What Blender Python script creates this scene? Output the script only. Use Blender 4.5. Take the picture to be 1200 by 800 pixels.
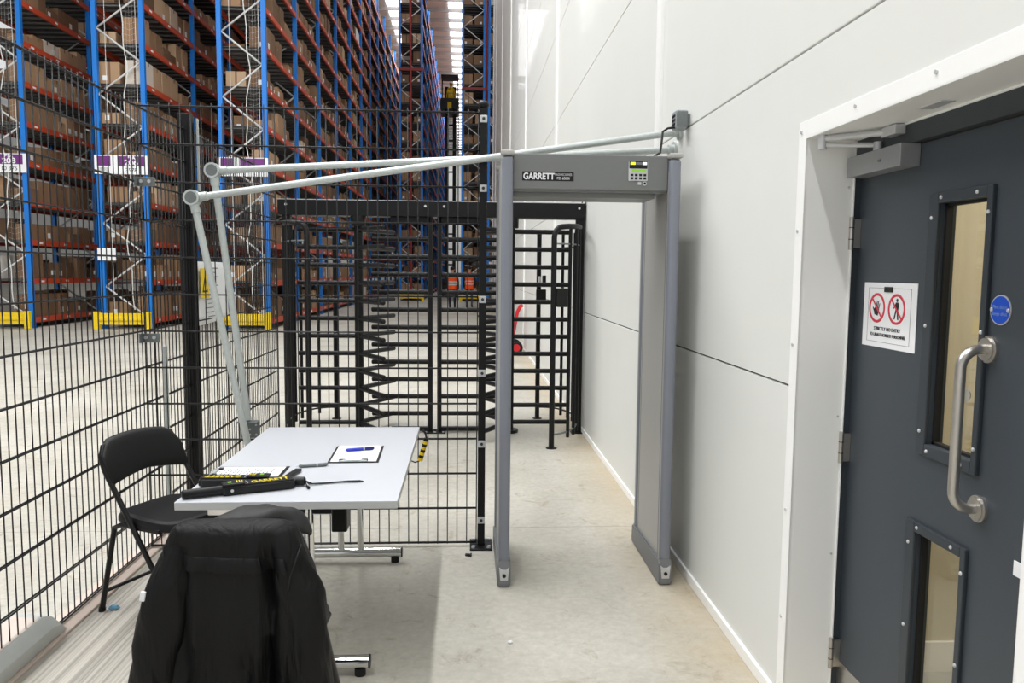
import bpy, bmesh, math, random
from math import sin, cos, pi, radians, sqrt
from mathutils import Vector, Matrix
from mathutils.bvhtree import BVHTree
random.seed(7)
for o in list(bpy.data.objects): bpy.data.objects.remove(o)
SC = bpy.context.scene; COL = SC.collection
def s2l(v):
    v /= 255.0
    return v/12.92 if v <= 0.04045 else ((v+0.055)/1.055)**2.4
def C(r, g, b): return (s2l(r), s2l(g), s2l(b), 1.0)

# ------------------------------------------------------------------ camera
EYE = Vector((0, 0, 1.60)); FPX = 905.0
PITCH, YAW, ROLL = 0.0905, 0.0592, -0.0099
fw = Vector((sin(YAW)*cos(PITCH), cos(YAW)*cos(PITCH), -sin(PITCH)))
rt0 = Vector((cos(YAW), -sin(YAW), 0)); dn0 = -rt0.cross(fw)
rt = cos(ROLL)*rt0 + sin(ROLL)*dn0; dn = -sin(ROLL)*rt0 + cos(ROLL)*dn0
cam = bpy.data.objects.new('camera', bpy.data.cameras.new('camera')); COL.objects.link(cam)
m3 = Matrix((rt, -dn, -fw)).transposed()
cam.matrix_world = Matrix.Translation(EYE) @ m3.to_4x4()
cam.data.sensor_width = 36; cam.data.lens = FPX/1200*36; cam.data.clip_start = 0.05; cam.data.clip_end = 400
SC.camera = cam
# ------------------------------------------------------------------ light
SC.view_settings.view_transform = 'Standard'; SC.view_settings.look = 'None'
SC.view_settings.gamma = 1; SC.view_settings.use_curve_mapping = False
SC.view_settings.exposure = 0.0
SC.cycles.use_denoising = True
SC.cycles.max_bounces = 6; SC.cycles.diffuse_bounces = 3; SC.cycles.glossy_bounces = 3; SC.cycles.transparent_max_bounces = 12
SC.cycles.sample_clamp_indirect = 8
w = bpy.data.worlds.new('hall_ambient_fill'); SC.world = w; w.use_nodes = True
bg = w.node_tree.nodes['Background']; bg.inputs[1].default_value = 1.0
_n = w.node_tree.nodes; _l = w.node_tree.links       # ambient stand-in, raised towards the horizon to brighten upright surfaces
_tc = _n.new('ShaderNodeTexCoord'); _sx = _n.new('ShaderNodeSeparateXYZ'); _rp = _n.new('ShaderNodeValToRGB')
_l.new(_tc.outputs['Generated'], _sx.inputs[0]); _l.new(_sx.outputs[2], _rp.inputs[0]); _l.new(_rp.outputs[0], bg.inputs[0])
_rp.color_ramp.elements[0].position = 0.0; _rp.color_ramp.elements[0].color = (0.97, 0.99, 1.005, 1)
_rp.color_ramp.elements[1].position = 0.75; _rp.color_ramp.elements[1].color = (0.17, 0.173, 0.177, 1)
def area(name, loc, sx, sy, power, rot=(0, 0, 0), col=(1, 1, 1)):
    l = bpy.data.lights.new(name, 'AREA'); l.shape = 'RECTANGLE'; l.size = sx; l.size_y = sy; l.energy = power; l.color = col
    o = bpy.data.objects.new(name, l); COL.objects.link(o); o.location = loc; o.rotation_euler = rot
    return o
area('high_bay_strip_walkway', (-2.3, 4, 13.0), 0.35, 26, 1850)
area('hall_lamp_fill', (-8.4, 6.5, 11.5), 6.5, 12, 1500)  # unseen broad fill: stands in for hall lamps, lifts wall, softens shadow edges
for i, (x, y0) in enumerate(((-10.4, 44), (-7.34, 44), (-4.38, 34), (-4.38, 74), (-1.3, 66), (-4.4, 108))):
    area('aisle_strip', (x, y0, 17.3), 2.4, 36, 300 if y0 == 34 else 900)
area('passage_lamp', (2.4, 1.9, 2.5), 0.6, 0.6, 30, col=(1.0, 0.93, 0.80))

# ------------------------------------------------------------------ materials
MATS = {}
def mat(name, col, rough=0.5, metal=0.0, var=0.06, scale=30, bump=0.0, coat=0.0, spec=0.5, bscale=None):
    m = bpy.data.materials.new(name); m.use_nodes = True; nt = m.node_tree; N = nt.nodes; L = nt.links
    b = N['Principled BSDF']; b.inputs['Roughness'].default_value = rough; b.inputs['Metallic'].default_value = metal
    b.inputs['Coat Weight'].default_value = coat; b.inputs['Coat Roughness'].default_value = 0.03
    b.inputs['Specular IOR Level'].default_value = spec
    tc = N.new('ShaderNodeTexCoord'); no = N.new('ShaderNodeTexNoise'); no.inputs['Scale'].default_value = scale; no.inputs['Detail'].default_value = 3
    L.new(tc.outputs['Object'], no.inputs['Vector'])
    mr = N.new('ShaderNodeMapRange'); mr.inputs[3].default_value = 1-var; mr.inputs[4].default_value = 1+var
    L.new(no.outputs['Fac'], mr.inputs[0])
    mx = N.new('ShaderNodeVectorMath'); mx.operation = 'SCALE'; mx.inputs[0].default_value = col[:3]
    L.new(mr.outputs[0], mx.inputs['Scale']); L.new(mx.outputs[0], b.inputs['Base Color'])
    if bump:
        bp = N.new('ShaderNodeBump'); bp.inputs['Strength'].default_value = bump; bp.inputs['Distance'].default_value = 0.01
        if bscale:
            n2 = N.new('ShaderNodeTexNoise'); n2.inputs['Scale'].default_value = bscale; n2.inputs['Detail'].default_value = 4
            L.new(tc.outputs['Object'], n2.inputs['Vector']); L.new(n2.outputs['Fac'], bp.inputs['Height'])
        else: L.new(no.outputs['Fac'], bp.inputs['Height'])
        L.new(bp.outputs[0], b.inputs['Normal'])
    MATS[name] = m
    return m
def emat(name, col, strength):
    m = bpy.data.materials.new(name); m.use_nodes = True
    b = m.node_tree.nodes['Principled BSDF']; b.inputs['Base Color'].default_value = col
    b.inputs['Emission Color'].default_value = col; b.inputs['Emission Strength'].default_value = strength
    MATS[name] = m
    return m
M_wall = mat('white_panel', C(227, 228, 224), 0.6, var=0.015, scale=3, coat=0.14, spec=0.2)
M_wtrim = mat('white_trim', C(251, 251, 249), 0.4, var=0.015, scale=4)
M_reveal = mat('white_reveal', C(250, 250, 247), 0.35, var=0.02, scale=3)
M_dark = mat('joint_dark', C(60, 60, 60), 0.8)
M_black = mat('black_powder_coat', C(11, 11, 13), 0.45, var=0.1, spec=0.3)
M_wire = mat('black_wire', C(12, 12, 14), 0.45, var=0.1, spec=0.4)
M_galv = mat('galvanised_steel', C(196, 202, 200), 0.42, metal=0.45, var=0.12, scale=60)
M_galvd = mat('galvanised_plate', C(120, 126, 126), 0.45, metal=0.55, var=0.2, scale=80)
M_gpost = mat('detector_post', C(128, 132, 142), 0.38, var=0.02)
M_gpanel = mat('detector_panel', C(174, 173, 169), 0.45, var=0.02)
M_ghead = mat('detector_header', C(118, 120, 119), 0.45, var=0.02)
M_gboot = mat('detector_boot', C(118, 120, 122), 0.5, var=0.03)
M_silver = mat('silver_plate', C(205, 206, 208), 0.35, metal=0.3)
M_chrome = mat('chrome', C(225, 226, 226), 0.1, metal=1.0, var=0.02)
M_steel = mat('brushed_steel', C(190, 186, 180), 0.3, metal=0.9, var=0.04)
M_doord = mat('door_grey', C(60, 67, 74), 0.42, var=0.03, scale=5)
M_framed = mat('door_frame_grey', C(52, 58, 64), 0.42, var=0.03, scale=5)
M_seal = mat('black_gasket', C(14, 14, 15), 0.7)
M_tab = mat('white_laminate', C(203, 206, 212), 0.35, var=0.01)
M_tabe = mat('grey_edge_band', C(196, 197, 197), 0.45, var=0.03)
M_cush = mat('black_vinyl', C(13, 13, 15), 0.45, spec=0.3, var=0.1, bump=0.05, scale=60)
M_tube = mat('black_tube', C(10, 10, 11), 0.3, spec=0.35, var=0.1)
def cloth(name, col, rough):
    m = mat(name, col, rough, var=0.15, scale=40, spec=0.27); nt = m.node_tree; N = nt.nodes; L = nt.links
    tc = N.new('ShaderNodeTexCoord'); mp = N.new('ShaderNodeMapping'); mp.inputs['Scale'].default_value = (16, 16, 4); mp.inputs['Rotation'].default_value = (0, 0.25, 0)
    n1 = N.new('ShaderNodeTexNoise'); n1.inputs['Scale'].default_value = 1; n1.inputs['Detail'].default_value = 3; n1.inputs['Distortion'].default_value = 0.8
    L.new(tc.outputs['Object'], mp.inputs[0]); L.new(mp.outputs[0], n1.inputs['Vector'])
    bp = N.new('ShaderNodeBump'); bp.inputs['Strength'].default_value = 0.8; bp.inputs['Distance'].default_value = 0.02
    L.new(n1.outputs['Fac'], bp.inputs['Height']); L.new(bp.outputs[0], N['Principled BSDF'].inputs['Normal']); return m
M_coat = cloth('black_jacket_fabric', C(6, 6, 7), 0.6)
M_lining = mat('grey_lining', C(14, 14, 16), 0.6, var=0.15, scale=50, bump=0.3, bscale=12)
M_white = mat('white_paper', C(238, 239, 241), 0.6, var=0.01)
M_ink = mat('printed_ink', C(120, 122, 126), 0.7)
M_blk = mat('black_plastic', C(15, 15, 16), 0.4, spec=0.35, var=0.08)
M_yel = mat('yellow_print', C(226, 206, 30), 0.5)
M_blue = mat('blue_plastic', C(28, 50, 185), 0.35)
M_red = mat('red_print', C(214, 50, 72), 0.5)
M_bluesign = mat('blue_sign', C(22, 78, 196), 0.35)
M_rblue = mat('rack_blue', C(0, 116, 206), 0.45, var=0.05)
M_rora = mat('rack_orange', C(196, 74, 40), 0.5, var=0.08)
M_rwht = mat('rack_white_brace', C(214, 214, 212), 0.5)
M_deck = mat('deck_grey', C(120, 120, 118), 0.55, metal=0.2)
M_deckd = mat('deck_mesh_dark', C(70, 70, 70), 0.6)
M_guard = mat('guard_yellow', C(240, 205, 20), 0.5, var=0.06)
M_purple = mat('sign_purple', C(108, 36, 120), 0.5)
M_rope = mat('rope_white', C(225, 225, 222), 0.8)
M_roof = mat('roof_sheet', C(215, 215, 213), 0.5, var=0.05, scale=2)
M_purlin = mat('roof_purlin', C(170, 166, 164), 0.6)
M_cream = mat('passage_cream', C(214, 205, 180), 0.7, var=0.02, scale=4)
M_kerb = mat('grey_kerb_paint', C(186, 189, 186), 0.55, var=0.1, scale=14)
M_kerbt = mat('worn_kerb_top', C(208, 196, 186), 0.7, var=0.12, scale=12)
M_ledge = mat('pink_ledge', C(214, 196, 184), 0.8, var=0.08, scale=20)
M_hi_o = mat('hi_vis_orange', C(255, 92, 30), 0.7, var=0.08)
M_hi_y = mat('hi_vis_yellow', C(250, 220, 30), 0.7, var=0.08)
M_refl = mat('reflective_band', C(205, 205, 205), 0.4)
M_skin = mat('skin', C(196, 150, 125), 0.6)
M_navy = mat('navy_cloth', C(24, 27, 40), 0.8, var=0.15)
M_greyc = mat('grey_cloth', C(72, 76, 84), 0.8, var=0.15)
M_hair = mat('dark_hair', C(34, 26, 22), 0.7)
M_redp = mat('red_paint', C(200, 20, 30), 0.4)
M_rubber = mat('black_rubber', C(18, 18, 18), 0.8)
M_lblue = mat('pale_blue_film', C(105, 155, 185), 0.4, bump=0.3, scale=60)
M_sensor = mat('sensor_grey', C(150, 156, 158), 0.4)
M_lcd = emat('lcd_green', C(130, 190, 60), 0.35)
M_ledy = emat('led_yellow_green', C(215, 235, 60), 0.9)
M_ledw = emat('led_white', C(245, 245, 235), 0.9)
M_rlight = emat('rooflight', C(250, 252, 255), 3.0)

def carton_mat():
    m = bpy.data.materials.new('cardboard'); m.use_nodes = True; nt = m.node_tree; N = nt.nodes; L = nt.links
    b = N['Principled BSDF']; b.inputs['Roughness'].default_value = 0.8
    at = N.new('ShaderNodeAttribute'); at.attribute_name = 'tone'
    r = N.new('ShaderNodeValToRGB'); e = r.color_ramp.elements
    e[0].position = 0; e[0].color = C(104, 78, 56); e[1].position = 0.75; e[1].color = C(164, 130, 98)
    k = e.new(0.92); k.color = C(196, 166, 134); k = e.new(0.97); k.color = C(226, 222, 214)
    L.new(at.outputs['Fac'], r.inputs[0]); L.new(r.outputs[0], b.inputs['Base Color'])
    return m
M_card = carton_mat(); M_tape = mat('parcel_tape', C(120, 84, 54), 0.4)

def concrete():
    m = bpy.data.materials.new('concrete_floor'); m.use_nodes = True; nt = m.node_tree; N = nt.nodes; L = nt.links
    b = N['Principled BSDF']; tc = N.new('ShaderNodeTexCoord')
    def noise(sc, det=5, rough=0.6, dist=0):
        n = N.new('ShaderNodeTexNoise'); n.inputs['Scale'].default_value = sc; n.inputs['Detail'].default_value = det
        n.inputs['Roughness'].default_value = rough; n.inputs['Distortion'].default_value = dist
        L.new(tc.outputs['Object'], n.inputs['Vector']); return n
    def ramp(src, stops):
        r = N.new('ShaderNodeValToRGB'); e = r.color_ramp.elements
        e[0].position, e[0].color = stops[0]; e[1].position, e[1].color = stops[-1]
        for p, c in stops[1:-1]:
            k = e.new(p); k.color = c
        L.new(src, r.inputs[0]); return r
    def mix(f, a, c, mode='MIX'):
        x = N.new('ShaderNodeMix'); x.data_type = 'RGBA'; x.blend_type = mode
        if isinstance(f, float): x.inputs[0].default_value = f
        else: L.new(f, x.inputs[0])
        for sock, v in ((6, a), (7, c)):
            if isinstance(v, tuple): x.inputs[sock].default_value = v
            else: L.new(v, x.inputs[sock])
        return x.outputs[2]
    def mth(op, a, c=None, d=None):
        x = N.new('ShaderNodeMath'); x.operation = op
        for i, v in enumerate((a, c, d)):
            if v is None: continue
            if isinstance(v, (int, float)): x.inputs[i].default_value = v
            else: L.new(v, x.inputs[i])
        return x.outputs[0]
    base = ramp(noise(0.9, 6, 0.62, 0.4).outputs['Fac'], [(0.25, C(168, 164, 153)), (0.5, C(189, 185, 174)), (0.75, C(203, 200, 190))])
    fine = ramp(noise(26, 6, 0.7).outputs['Fac'], [(0.3, (0.84, 0.84, 0.84, 1)), (0.7, (1.08, 1.08, 1.08, 1))])
    col = mix(1.0, base.outputs[0], fine.outputs[0], 'MULTIPLY')
    sp = ramp(noise(5, 7, 0.75, 1.2).outputs['Fac'], [(0.56, (1, 1, 1, 1)), (0.72, C(176, 160, 132))])
    col = mix(0.6, col, sp.outputs[0], 'MULTIPLY')
    sx = N.new('ShaderNodeSeparateXYZ'); L.new(tc.outputs['Object'], sx.inputs[0]); X, Y = sx.outputs[0], sx.outputs[1]
    # sawn joints
    for axis, at in ((Y, 4.715), (Y, 10.6), (Y, 16.5), (X, -4.9)):
        d = mth('LESS_THAN', mth('ABSOLUTE', mth('SUBTRACT', axis, at)), 0.004)
        col = mix(mth('MULTIPLY', d, 0.45), col, C(70, 66, 60))
    # yellowed strip beside the wall
    ed = N.new('ShaderNodeMapRange'); ed.inputs[1].default_value = 0.75; ed.inputs[2].default_value = 1.16; L.new(X, ed.inputs[0])
    col = mix(mth('MULTIPLY', mth('MULTIPLY', ed.outputs[0], noise(3, 5).outputs['Fac']), 1.0), col, C(188, 168, 132))
    # ribbed brushed lane along the fence
    lane = mth('MULTIPLY', mth('LESS_THAN', X, -0.93), mth('GREATER_THAN', X, -1.74))
    lane = mth('MULTIPLY', lane, mth('LESS_THAN', Y, 4.36))
    n3 = N.new('ShaderNodeTexNoise'); mp = N.new('ShaderNodeMapping'); mp.inputs['Scale'].default_value = (85, 0.15, 1)
    L.new(tc.outputs['Object'], mp.inputs[0]); L.new(mp.outputs[0], n3.inputs['Vector']); n3.inputs['Scale'].default_value = 1; n3.inputs['Detail'].default_value = 2
    rb = ramp(n3.outputs['Fac'], [(0.36, C(142, 137, 128)), (0.62, C(196, 190, 180))])
    col = mix(mth('MULTIPLY', lane, 0.85), col, rb.outputs[0])
    L.new(col, b.inputs['Base Color'])
    rr = N.new('ShaderNodeMapRange'); rr.inputs[3].default_value = 0.42; rr.inputs[4].default_value = 0.7
    L.new(noise(2.5).outputs['Fac'], rr.inputs[0]); L.new(rr.outputs[0], b.inputs['Roughness'])
    b.inputs['Specular IOR Level'].default_value = 0.35
    bp = N.new('ShaderNodeBump'); bp.inputs['Strength'].default_value = 0.15; bp.inputs['Distance'].default_value = 0.004
    L.new(noise(60).outputs['Fac'], bp.inputs['Height']); L.new(bp.outputs[0], b.inputs['Normal'])
    return m
M_floor = concrete()
def glass():
    m = bpy.data.materials.new('door_glass'); m.use_nodes = True; nt = m.node_tree; N = nt.nodes; L = nt.links
    for n in list(N):
        if n.type != 'OUTPUT_MATERIAL': N.remove(n)
    out = [n for n in N if n.type == 'OUTPUT_MATERIAL'][0]
    t = N.new('ShaderNodeBsdfTransparent'); t.inputs[0].default_value = (0.93, 0.92, 0.88, 1)
    g = N.new('ShaderNodeBsdfGlossy'); g.inputs['Roughness'].default_value = 0.02
    mx = N.new('ShaderNodeMixShader'); mx.inputs[0].default_value = 0.10; L.new(t.outputs[0], mx.inputs[1]); L.new(g.outputs[0], mx.inputs[2])
    L.new(mx.outputs[0], out.inputs[0]); return m
M_glass = glass()

# ------------------------------------------------------------------ mesh helpers
class MB:
    def __init__(self): self.bm = bmesh.new()
    def _setm(self, fs, m):
        for f in fs: f.material_index = m
    def box(self, c, s, mat=0, bev=0.0, rot=None, seg=2):
        t = bmesh.new(); bmesh.ops.create_cube(t, size=1)
        bmesh.ops.scale(t, vec=Vector(s), verts=t.verts)
        if bev: bmesh.ops.bevel(t, geom=list(t.edges), offset=min(bev, min(s)*0.49), segments=seg, affect='EDGES', profile=0.5)
        if rot is not None: bmesh.ops.transform(t, matrix=rot.to_4x4(), verts=t.verts)
        bmesh.ops.translate(t, vec=Vector(c), verts=t.verts)
        self.merge(t, mat, seg > 2); return self
    def bx(self, x0, x1, y0, y1, z0, z1, mat=0, bev=0.0):
        return self.box(((x0+x1)/2, (y0+y1)/2, (z0+z1)/2), (abs(x1-x0), abs(y1-y0), abs(z1-z0)), mat, bev)
    def merge(self, t, mat, sm=False):
        mp = {}
        for v in t.verts: mp[v] = self.bm.verts.new(v.co)
        for f in t.faces:
            try: nf = self.bm.faces.new([mp[v] for v in f.verts]); nf.material_index = mat; nf.smooth = sm
            except ValueError: pass
        t.free()
    def loft(self, rings, mat=0, close=True, caps=True):
        bm = self.bm; R = [[bm.verts.new(p) for p in r] for r in rings]; n = len(R[0])
        for a, b in zip(R, R[1:]):
            for i in range(n if close else n-1):
                j = (i+1) % n
                f = bm.faces.new((a[i], a[j], b[j], b[i])); f.material_index = mat; f.smooth = True
        if caps and close:
            for r, rev in ((R[0], True), (R[-1], False)):
                f = bm.faces.new(list(reversed(r)) if rev else r); f.material_index = mat
        return self
    def tube(self, pts, r, n=8, mat=0, closed=False, caps=True):
        pts = [Vector(p) for p in pts]; rr = r if isinstance(r, (list, tuple)) else [r]*len(pts)
        T = []
        for i in range(len(pts)):
            a = pts[i-1] if (i > 0 or closed) else pts[i]; b = pts[(i+1) % len(pts)] if (i < len(pts)-1 or closed) else pts[i]
            T.append((b-a).normalized())
        u = Vector((0, 0, 1)) if abs(T[0].z) < 0.9 else Vector((1, 0, 0))
        u = (u - T[0]*u.dot(T[0])).normalized(); rings = []
        for i, p in enumerate(pts):
            u = (u - T[i]*u.dot(T[i])).normalized(); v = T[i].cross(u)
            rings.append([p + rr[i]*(cos(2*pi*k/n)*u + sin(2*pi*k/n)*v) for k in range(n)])
        if closed: rings.append(rings[0])
        return self.loft(rings, mat, True, caps and not closed)
    def cyl(self, p0, p1, r, n=16, mat=0): return self.tube([p0, p1], r, n, mat)
    def prism(self, poly, o, ux, uy, uz, depth, mat=0):
        o = Vector(o); ux = Vector(ux); uy = Vector(uy); uz = Vector(uz)
        a = [self.bm.verts.new(o+ux*p[0]+uy*p[1]) for p in poly]; b = [self.bm.verts.new(o+ux*p[0]+uy*p[1]+uz*depth) for p in poly]
        n = len(poly); fs = [self.bm.faces.new(a[::-1]), self.bm.faces.new(b)]
        for i in range(n): fs.append(self.bm.faces.new((a[i], a[(i+1) % n], b[(i+1) % n], b[i])))
        self._setm(fs, mat); return self
    def ell(self, c, r, mat=0, nu=20, nv=12, f=None):
        rings = []
        for j in range(1, nv):
            ph = pi*j/nv - pi/2
            ring = []
            for i in range(nu):
                th = 2*pi*i/nu
                d = Vector((cos(ph)*cos(th), cos(ph)*sin(th), sin(ph)))
                k = f(d) if f else 1
                ring.append(Vector((c[0]+r[0]*d.x*k, c[1]+r[1]*d.y*k, c[2]+r[2]*d.z*k)))
            rings.append(ring)
        return self.loft(rings, mat)
    def mesh(self, name, mats, sharp=40, fixn=True):
        me = bpy.data.meshes.new(name)
        if fixn: bmesh.ops.recalc_face_normals(self.bm, faces=self.bm.faces)
        self.bm.to_mesh(me); self.bm.free()
        for m in (mats if isinstance(mats, (list, tuple)) else [mats]): me.materials.append(m)
        if sharp:
            keep = [p.use_smooth for p in me.polygons]
            me.set_sharp_from_angle(angle=radians(sharp)); me.polygons.foreach_set('use_smooth', keep)
        return me
    def build(self, name, mats, parent=None, local=False, label=None, sharp=40):
        return link(name, self.mesh(name, mats, sharp), parent, local, label)
PM = {}
def pmat(p): return PM.get(p.name, Matrix.Identity(4))
def link(name, me, parent=None, local=False, label=None):
    o = bpy.data.objects.new(name, me); COL.objects.link(o)
    if parent is not None:
        o.parent = parent
        if not local: o.matrix_parent_inverse = pmat(parent).inverted()
    if label: o['label'] = label
    return o
def thing(name, label, cat, loc=(0, 0, 0), rz=0.0, group=None):
    o = bpy.data.objects.new(name, None); COL.objects.link(o); o.empty_display_size = 0.1
    o.location = loc; o.rotation_euler = (0, 0, rz); o['label'] = label; o['category'] = cat
    if group: o['group'] = group
    PM[o.name] = Matrix.Translation(Vector(loc)) @ Matrix.Rotation(rz, 4, 'Z')
    return o
def tag(o, label, cat, group=None):
    o['label'] = label; o['category'] = cat
    if group: o['group'] = group
    return o
def struct(o): o['kind'] = 'structure'; return o
def copy_tree(src, loc, rz, label, group=None):
    r = src.copy(); COL.objects.link(r); r.location = loc; r.rotation_euler = (0, 0, rz); r['label'] = label
    if group: r['group'] = group
    for ch in list(src.children):
        c = ch.copy(); COL.objects.link(c); c.parent = r
        for g in ch.children:
            d = g.copy(); COL.objects.link(d); d.parent = c
    return r
def text(name, s, size, o, ux, uz, m, parent=None, local=False, depth=0.0008, bold=0.0, sx=1.0, align='CENTER', label=None):
    cu = bpy.data.curves.new(name, 'FONT'); cu.body = s; cu.size = size; cu.align_x = align; cu.align_y = 'CENTER'
    cu.extrude = depth
    t = bpy.data.objects.new(name, cu); COL.objects.link(t)
    dg = bpy.context.evaluated_depsgraph_get(); me = bpy.data.meshes.new_from_object(t.evaluated_get(dg))
    bpy.data.objects.remove(t); bpy.data.curves.remove(cu)
    if bold:                                   # heavier strokes: overlaid shifted copies in the one mesh
        bm = bmesh.new(); bm.from_mesh(me); src = list(bm.verts)+list(bm.edges)+list(bm.faces)
        for k, (ax, ay) in enumerate(((1, 0), (-1, 0), (0, 1), (0, -1), (.7, .7), (-.7, .7), (.7, -.7), (-.7, -.7))):
            d = bmesh.ops.duplicate(bm, geom=src); vs = [v for v in d['geom'] if isinstance(v, bmesh.types.BMVert)]
            bmesh.ops.translate(bm, vec=Vector((ax*bold, ay*bold, -0.0002*(k+1)-0.0001)), verts=vs)
        bm.to_mesh(me); bm.free()
    ux = Vector(ux).normalized(); uz = Vector(uz).normalized(); nn = ux.cross(uz)
    M = Matrix((ux*sx, uz, nn)).transposed().to_4x4(); M.translation = Vector(o)
    me.transform(M); me.materials.clear(); me.materials.append(m)
    return link(name, me, parent, local, label)
def arc(c, r, a0, a1, n, ax=(1, 0, 0), ay=(0, 0, 1)):
    c = Vector(c); ax = Vector(ax); ay = Vector(ay)
    return [c + ax*r*cos(a0+(a1-a0)*i/n) + ay*r*sin(a0+(a1-a0)*i/n) for i in range(n+1)]

# ------------------------------------------------------------------ setting
WX = 1.163                                  # face of the white panel wall
b = MB(); b.bx(-45, 12, -8, 118, -0.2, 0); struct(b.build('floor', M_floor, sharp=0))
# wall of white insulated panels with open joints over a dark core
DY0, DY1, DZ = 1.50, 2.632, 2.062           # door opening
b = MB()
joints = [-8, -0.8, 4.72, 10.23, 15.66, 21.2, 26.7, 32.2, 35.2]
zs = [0.0, 1.2] + [1.2+1.166*k for k in range(1, 13)]
g = 0.004
for j0, j1 in zip(joints, joints[1:]):
    for z0, z1 in zip(zs, zs[1:]):
        if j0 < DY0 < j1 and z0 < DZ:
            b.bx(WX, WX+0.10, DY1+0.006, j1-g, z0+g, min(z1-g, DZ+0.006) if z1 > DZ else z1-g, 0)
            b.bx(WX, WX+0.10, j0+g, DY0-0.006, z0+g, min(z1-g, DZ+0.006) if z1 > DZ else z1-g, 0)
            if z1 > DZ: b.bx(WX, WX+0.10, j0+g, j1-g, DZ+0.006, z1-g, 0)
        else: b.bx(WX, WX+0.10, j0+g, j1-g, z0+g, z1-g, 0, 0.003)
for (y0, y1, z0, z1) in ((-8, DY0-0.008, 0, 15), (DY1+0.008, 35.2, 0, 15), (DY0-0.008, DY1+0.008, DZ+0.008, 15)): b.bx(WX+0.012, WX+0.15, y0, y1, z0, z1, 1)
struct(b.build('wall_right', [M_wall, M_dark]))
b = MB()
for j in joints[2:-1]: b.bx(WX-0.02, WX+0.002, j-0.055, j+0.055, 0.06, 15, 0)
b.bx(WX-0.03, WX+0.16, 35.15, 35.3, 0, 15, 0, 0.01)
struct(b.build('trim_1', M_wtrim))
b = MB(); b.bx(WX-0.012, WX+0.01, DY1+0.06, 35.2, 0.0, 0.055, 0, 0.004); b.bx(WX-0.012, WX+0.01, -8, DY0-0.06, 0, 0.055, 0, 0.004)
struct(b.build('baseboard_right', M_wtrim))
# door surround: face flange, deep reveal, screws
b = MB()
F = 0.062; RX = 1.335
b.bx(WX-0.004, WX+0.004, DY1, DY1+F, 0, DZ+F, 0, 0.001); b.bx(WX-0.004, WX+0.004, DY0-F, DY0, 0, DZ+F, 0, 0.001)
b.bx(WX-0.004, WX+0.004, DY0, DY1, DZ, DZ+F, 0, 0.001)
b.bx(WX-0.004, RX, DY1, DY1+0.004, 0, DZ, 1); b.bx(WX-0.004, RX, DY0-0.004, DY0, 0, DZ, 1); b.bx(WX-0.004, RX, DY0, DY1, DZ, DZ+0.004, 1)
b.bx(RX-0.004, RX, DY1-0.006, DY1+0.004, 0, DZ, 0); b.bx(RX-0.004, RX, DY0, DY1, DZ-0.006, DZ, 0)
for (y, z) in [(DY1+0.04, z) for z in (0.35, 0.75, 1.35, 1.75, 2.09)] + [(y, DZ+0.04) for y in (2.3, 1.9)]:
    b.cyl((WX-0.008, y, z), (WX, y, z), 0.006, 10, 2)
for z in (0.6, 1.1, 1.9): b.cyl((RX-0.02, DY1-0.001, z), (RX-0.02, DY1-0.005, z), 0.004, 8, 2)
b.bx(1.25, 1.29, 2.02, 2.12, DZ-0.003, DZ+0.001, 2, 0.001)
struct(b.build('trim_2', [M_wtrim, M_reveal, M_silver]))
# ledge strip under the fence
b = MB(); b.bx(-1.86, -1.735, -3, 7.4, 0, 0.012, 0, 0.003); struct(b.build('trim_3', M_ledge))
# roof over the racking: corrugated sheet, purlins and long rooflights
b = MB(); pr = []
x = -30.0; rows = []
ys = [7 + 0.25*k for k in range(0, 438)]
for xx in (-32, 10): rows.append([Vector((xx, y, 18.6 + (0.05 if k % 2 else 0))) for k, y in enumerate(ys)])
b.loft(rows, 0, False, False)
for y in range(8, 116, 2): b.bx(-32, 10, y-0.04, y+0.04, 18.3, 18.54, 1)
for xc in (-10.4, -7.34, -4.7, -0.75): b.bx(xc-0.5, xc+0.5, 12, 114, 18.55, 18.58, 2)
struct(b.build('ceiling', [M_roof, M_purlin, M_rlight], sharp=0))
b = MB(); b.bx(-45, 12, 115, 115.3, 0, 19); struct(b.build('wall_back', M_roof))
b = MB(); b.bx(-45.3, -45, -8, 115, 0, 19); struct(b.build('wall_left', M_roof))

# ------------------------------------------------------------------ passage behind the door (seen through its glass)
b = MB()
b.bx(1.42, 4.0, 2.90, 3.0, 0, 2.6, 0); b.bx(4.0, 4.1, 0.2, 3.0, 0, 2.6, 0); b.bx(1.27, 4.0, 0.1, 0.2, 0, 2.6, 0)
b.bx(1.27, 4.1, 0.1, 3.0, 2.6, 2.7, 0); b.bx(1.30, 4.1, 0.2, 3.0, -0.05, 0.003, 1)
struct(b.build('wall_passage', [M_cream, M_kerb]))
b = MB(); b.bx(1.5, 4.0, 2.885, 2.90, 0, 0.13, 0, 0.004); struct(b.build('baseboard_passage', M_wtrim))

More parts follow.
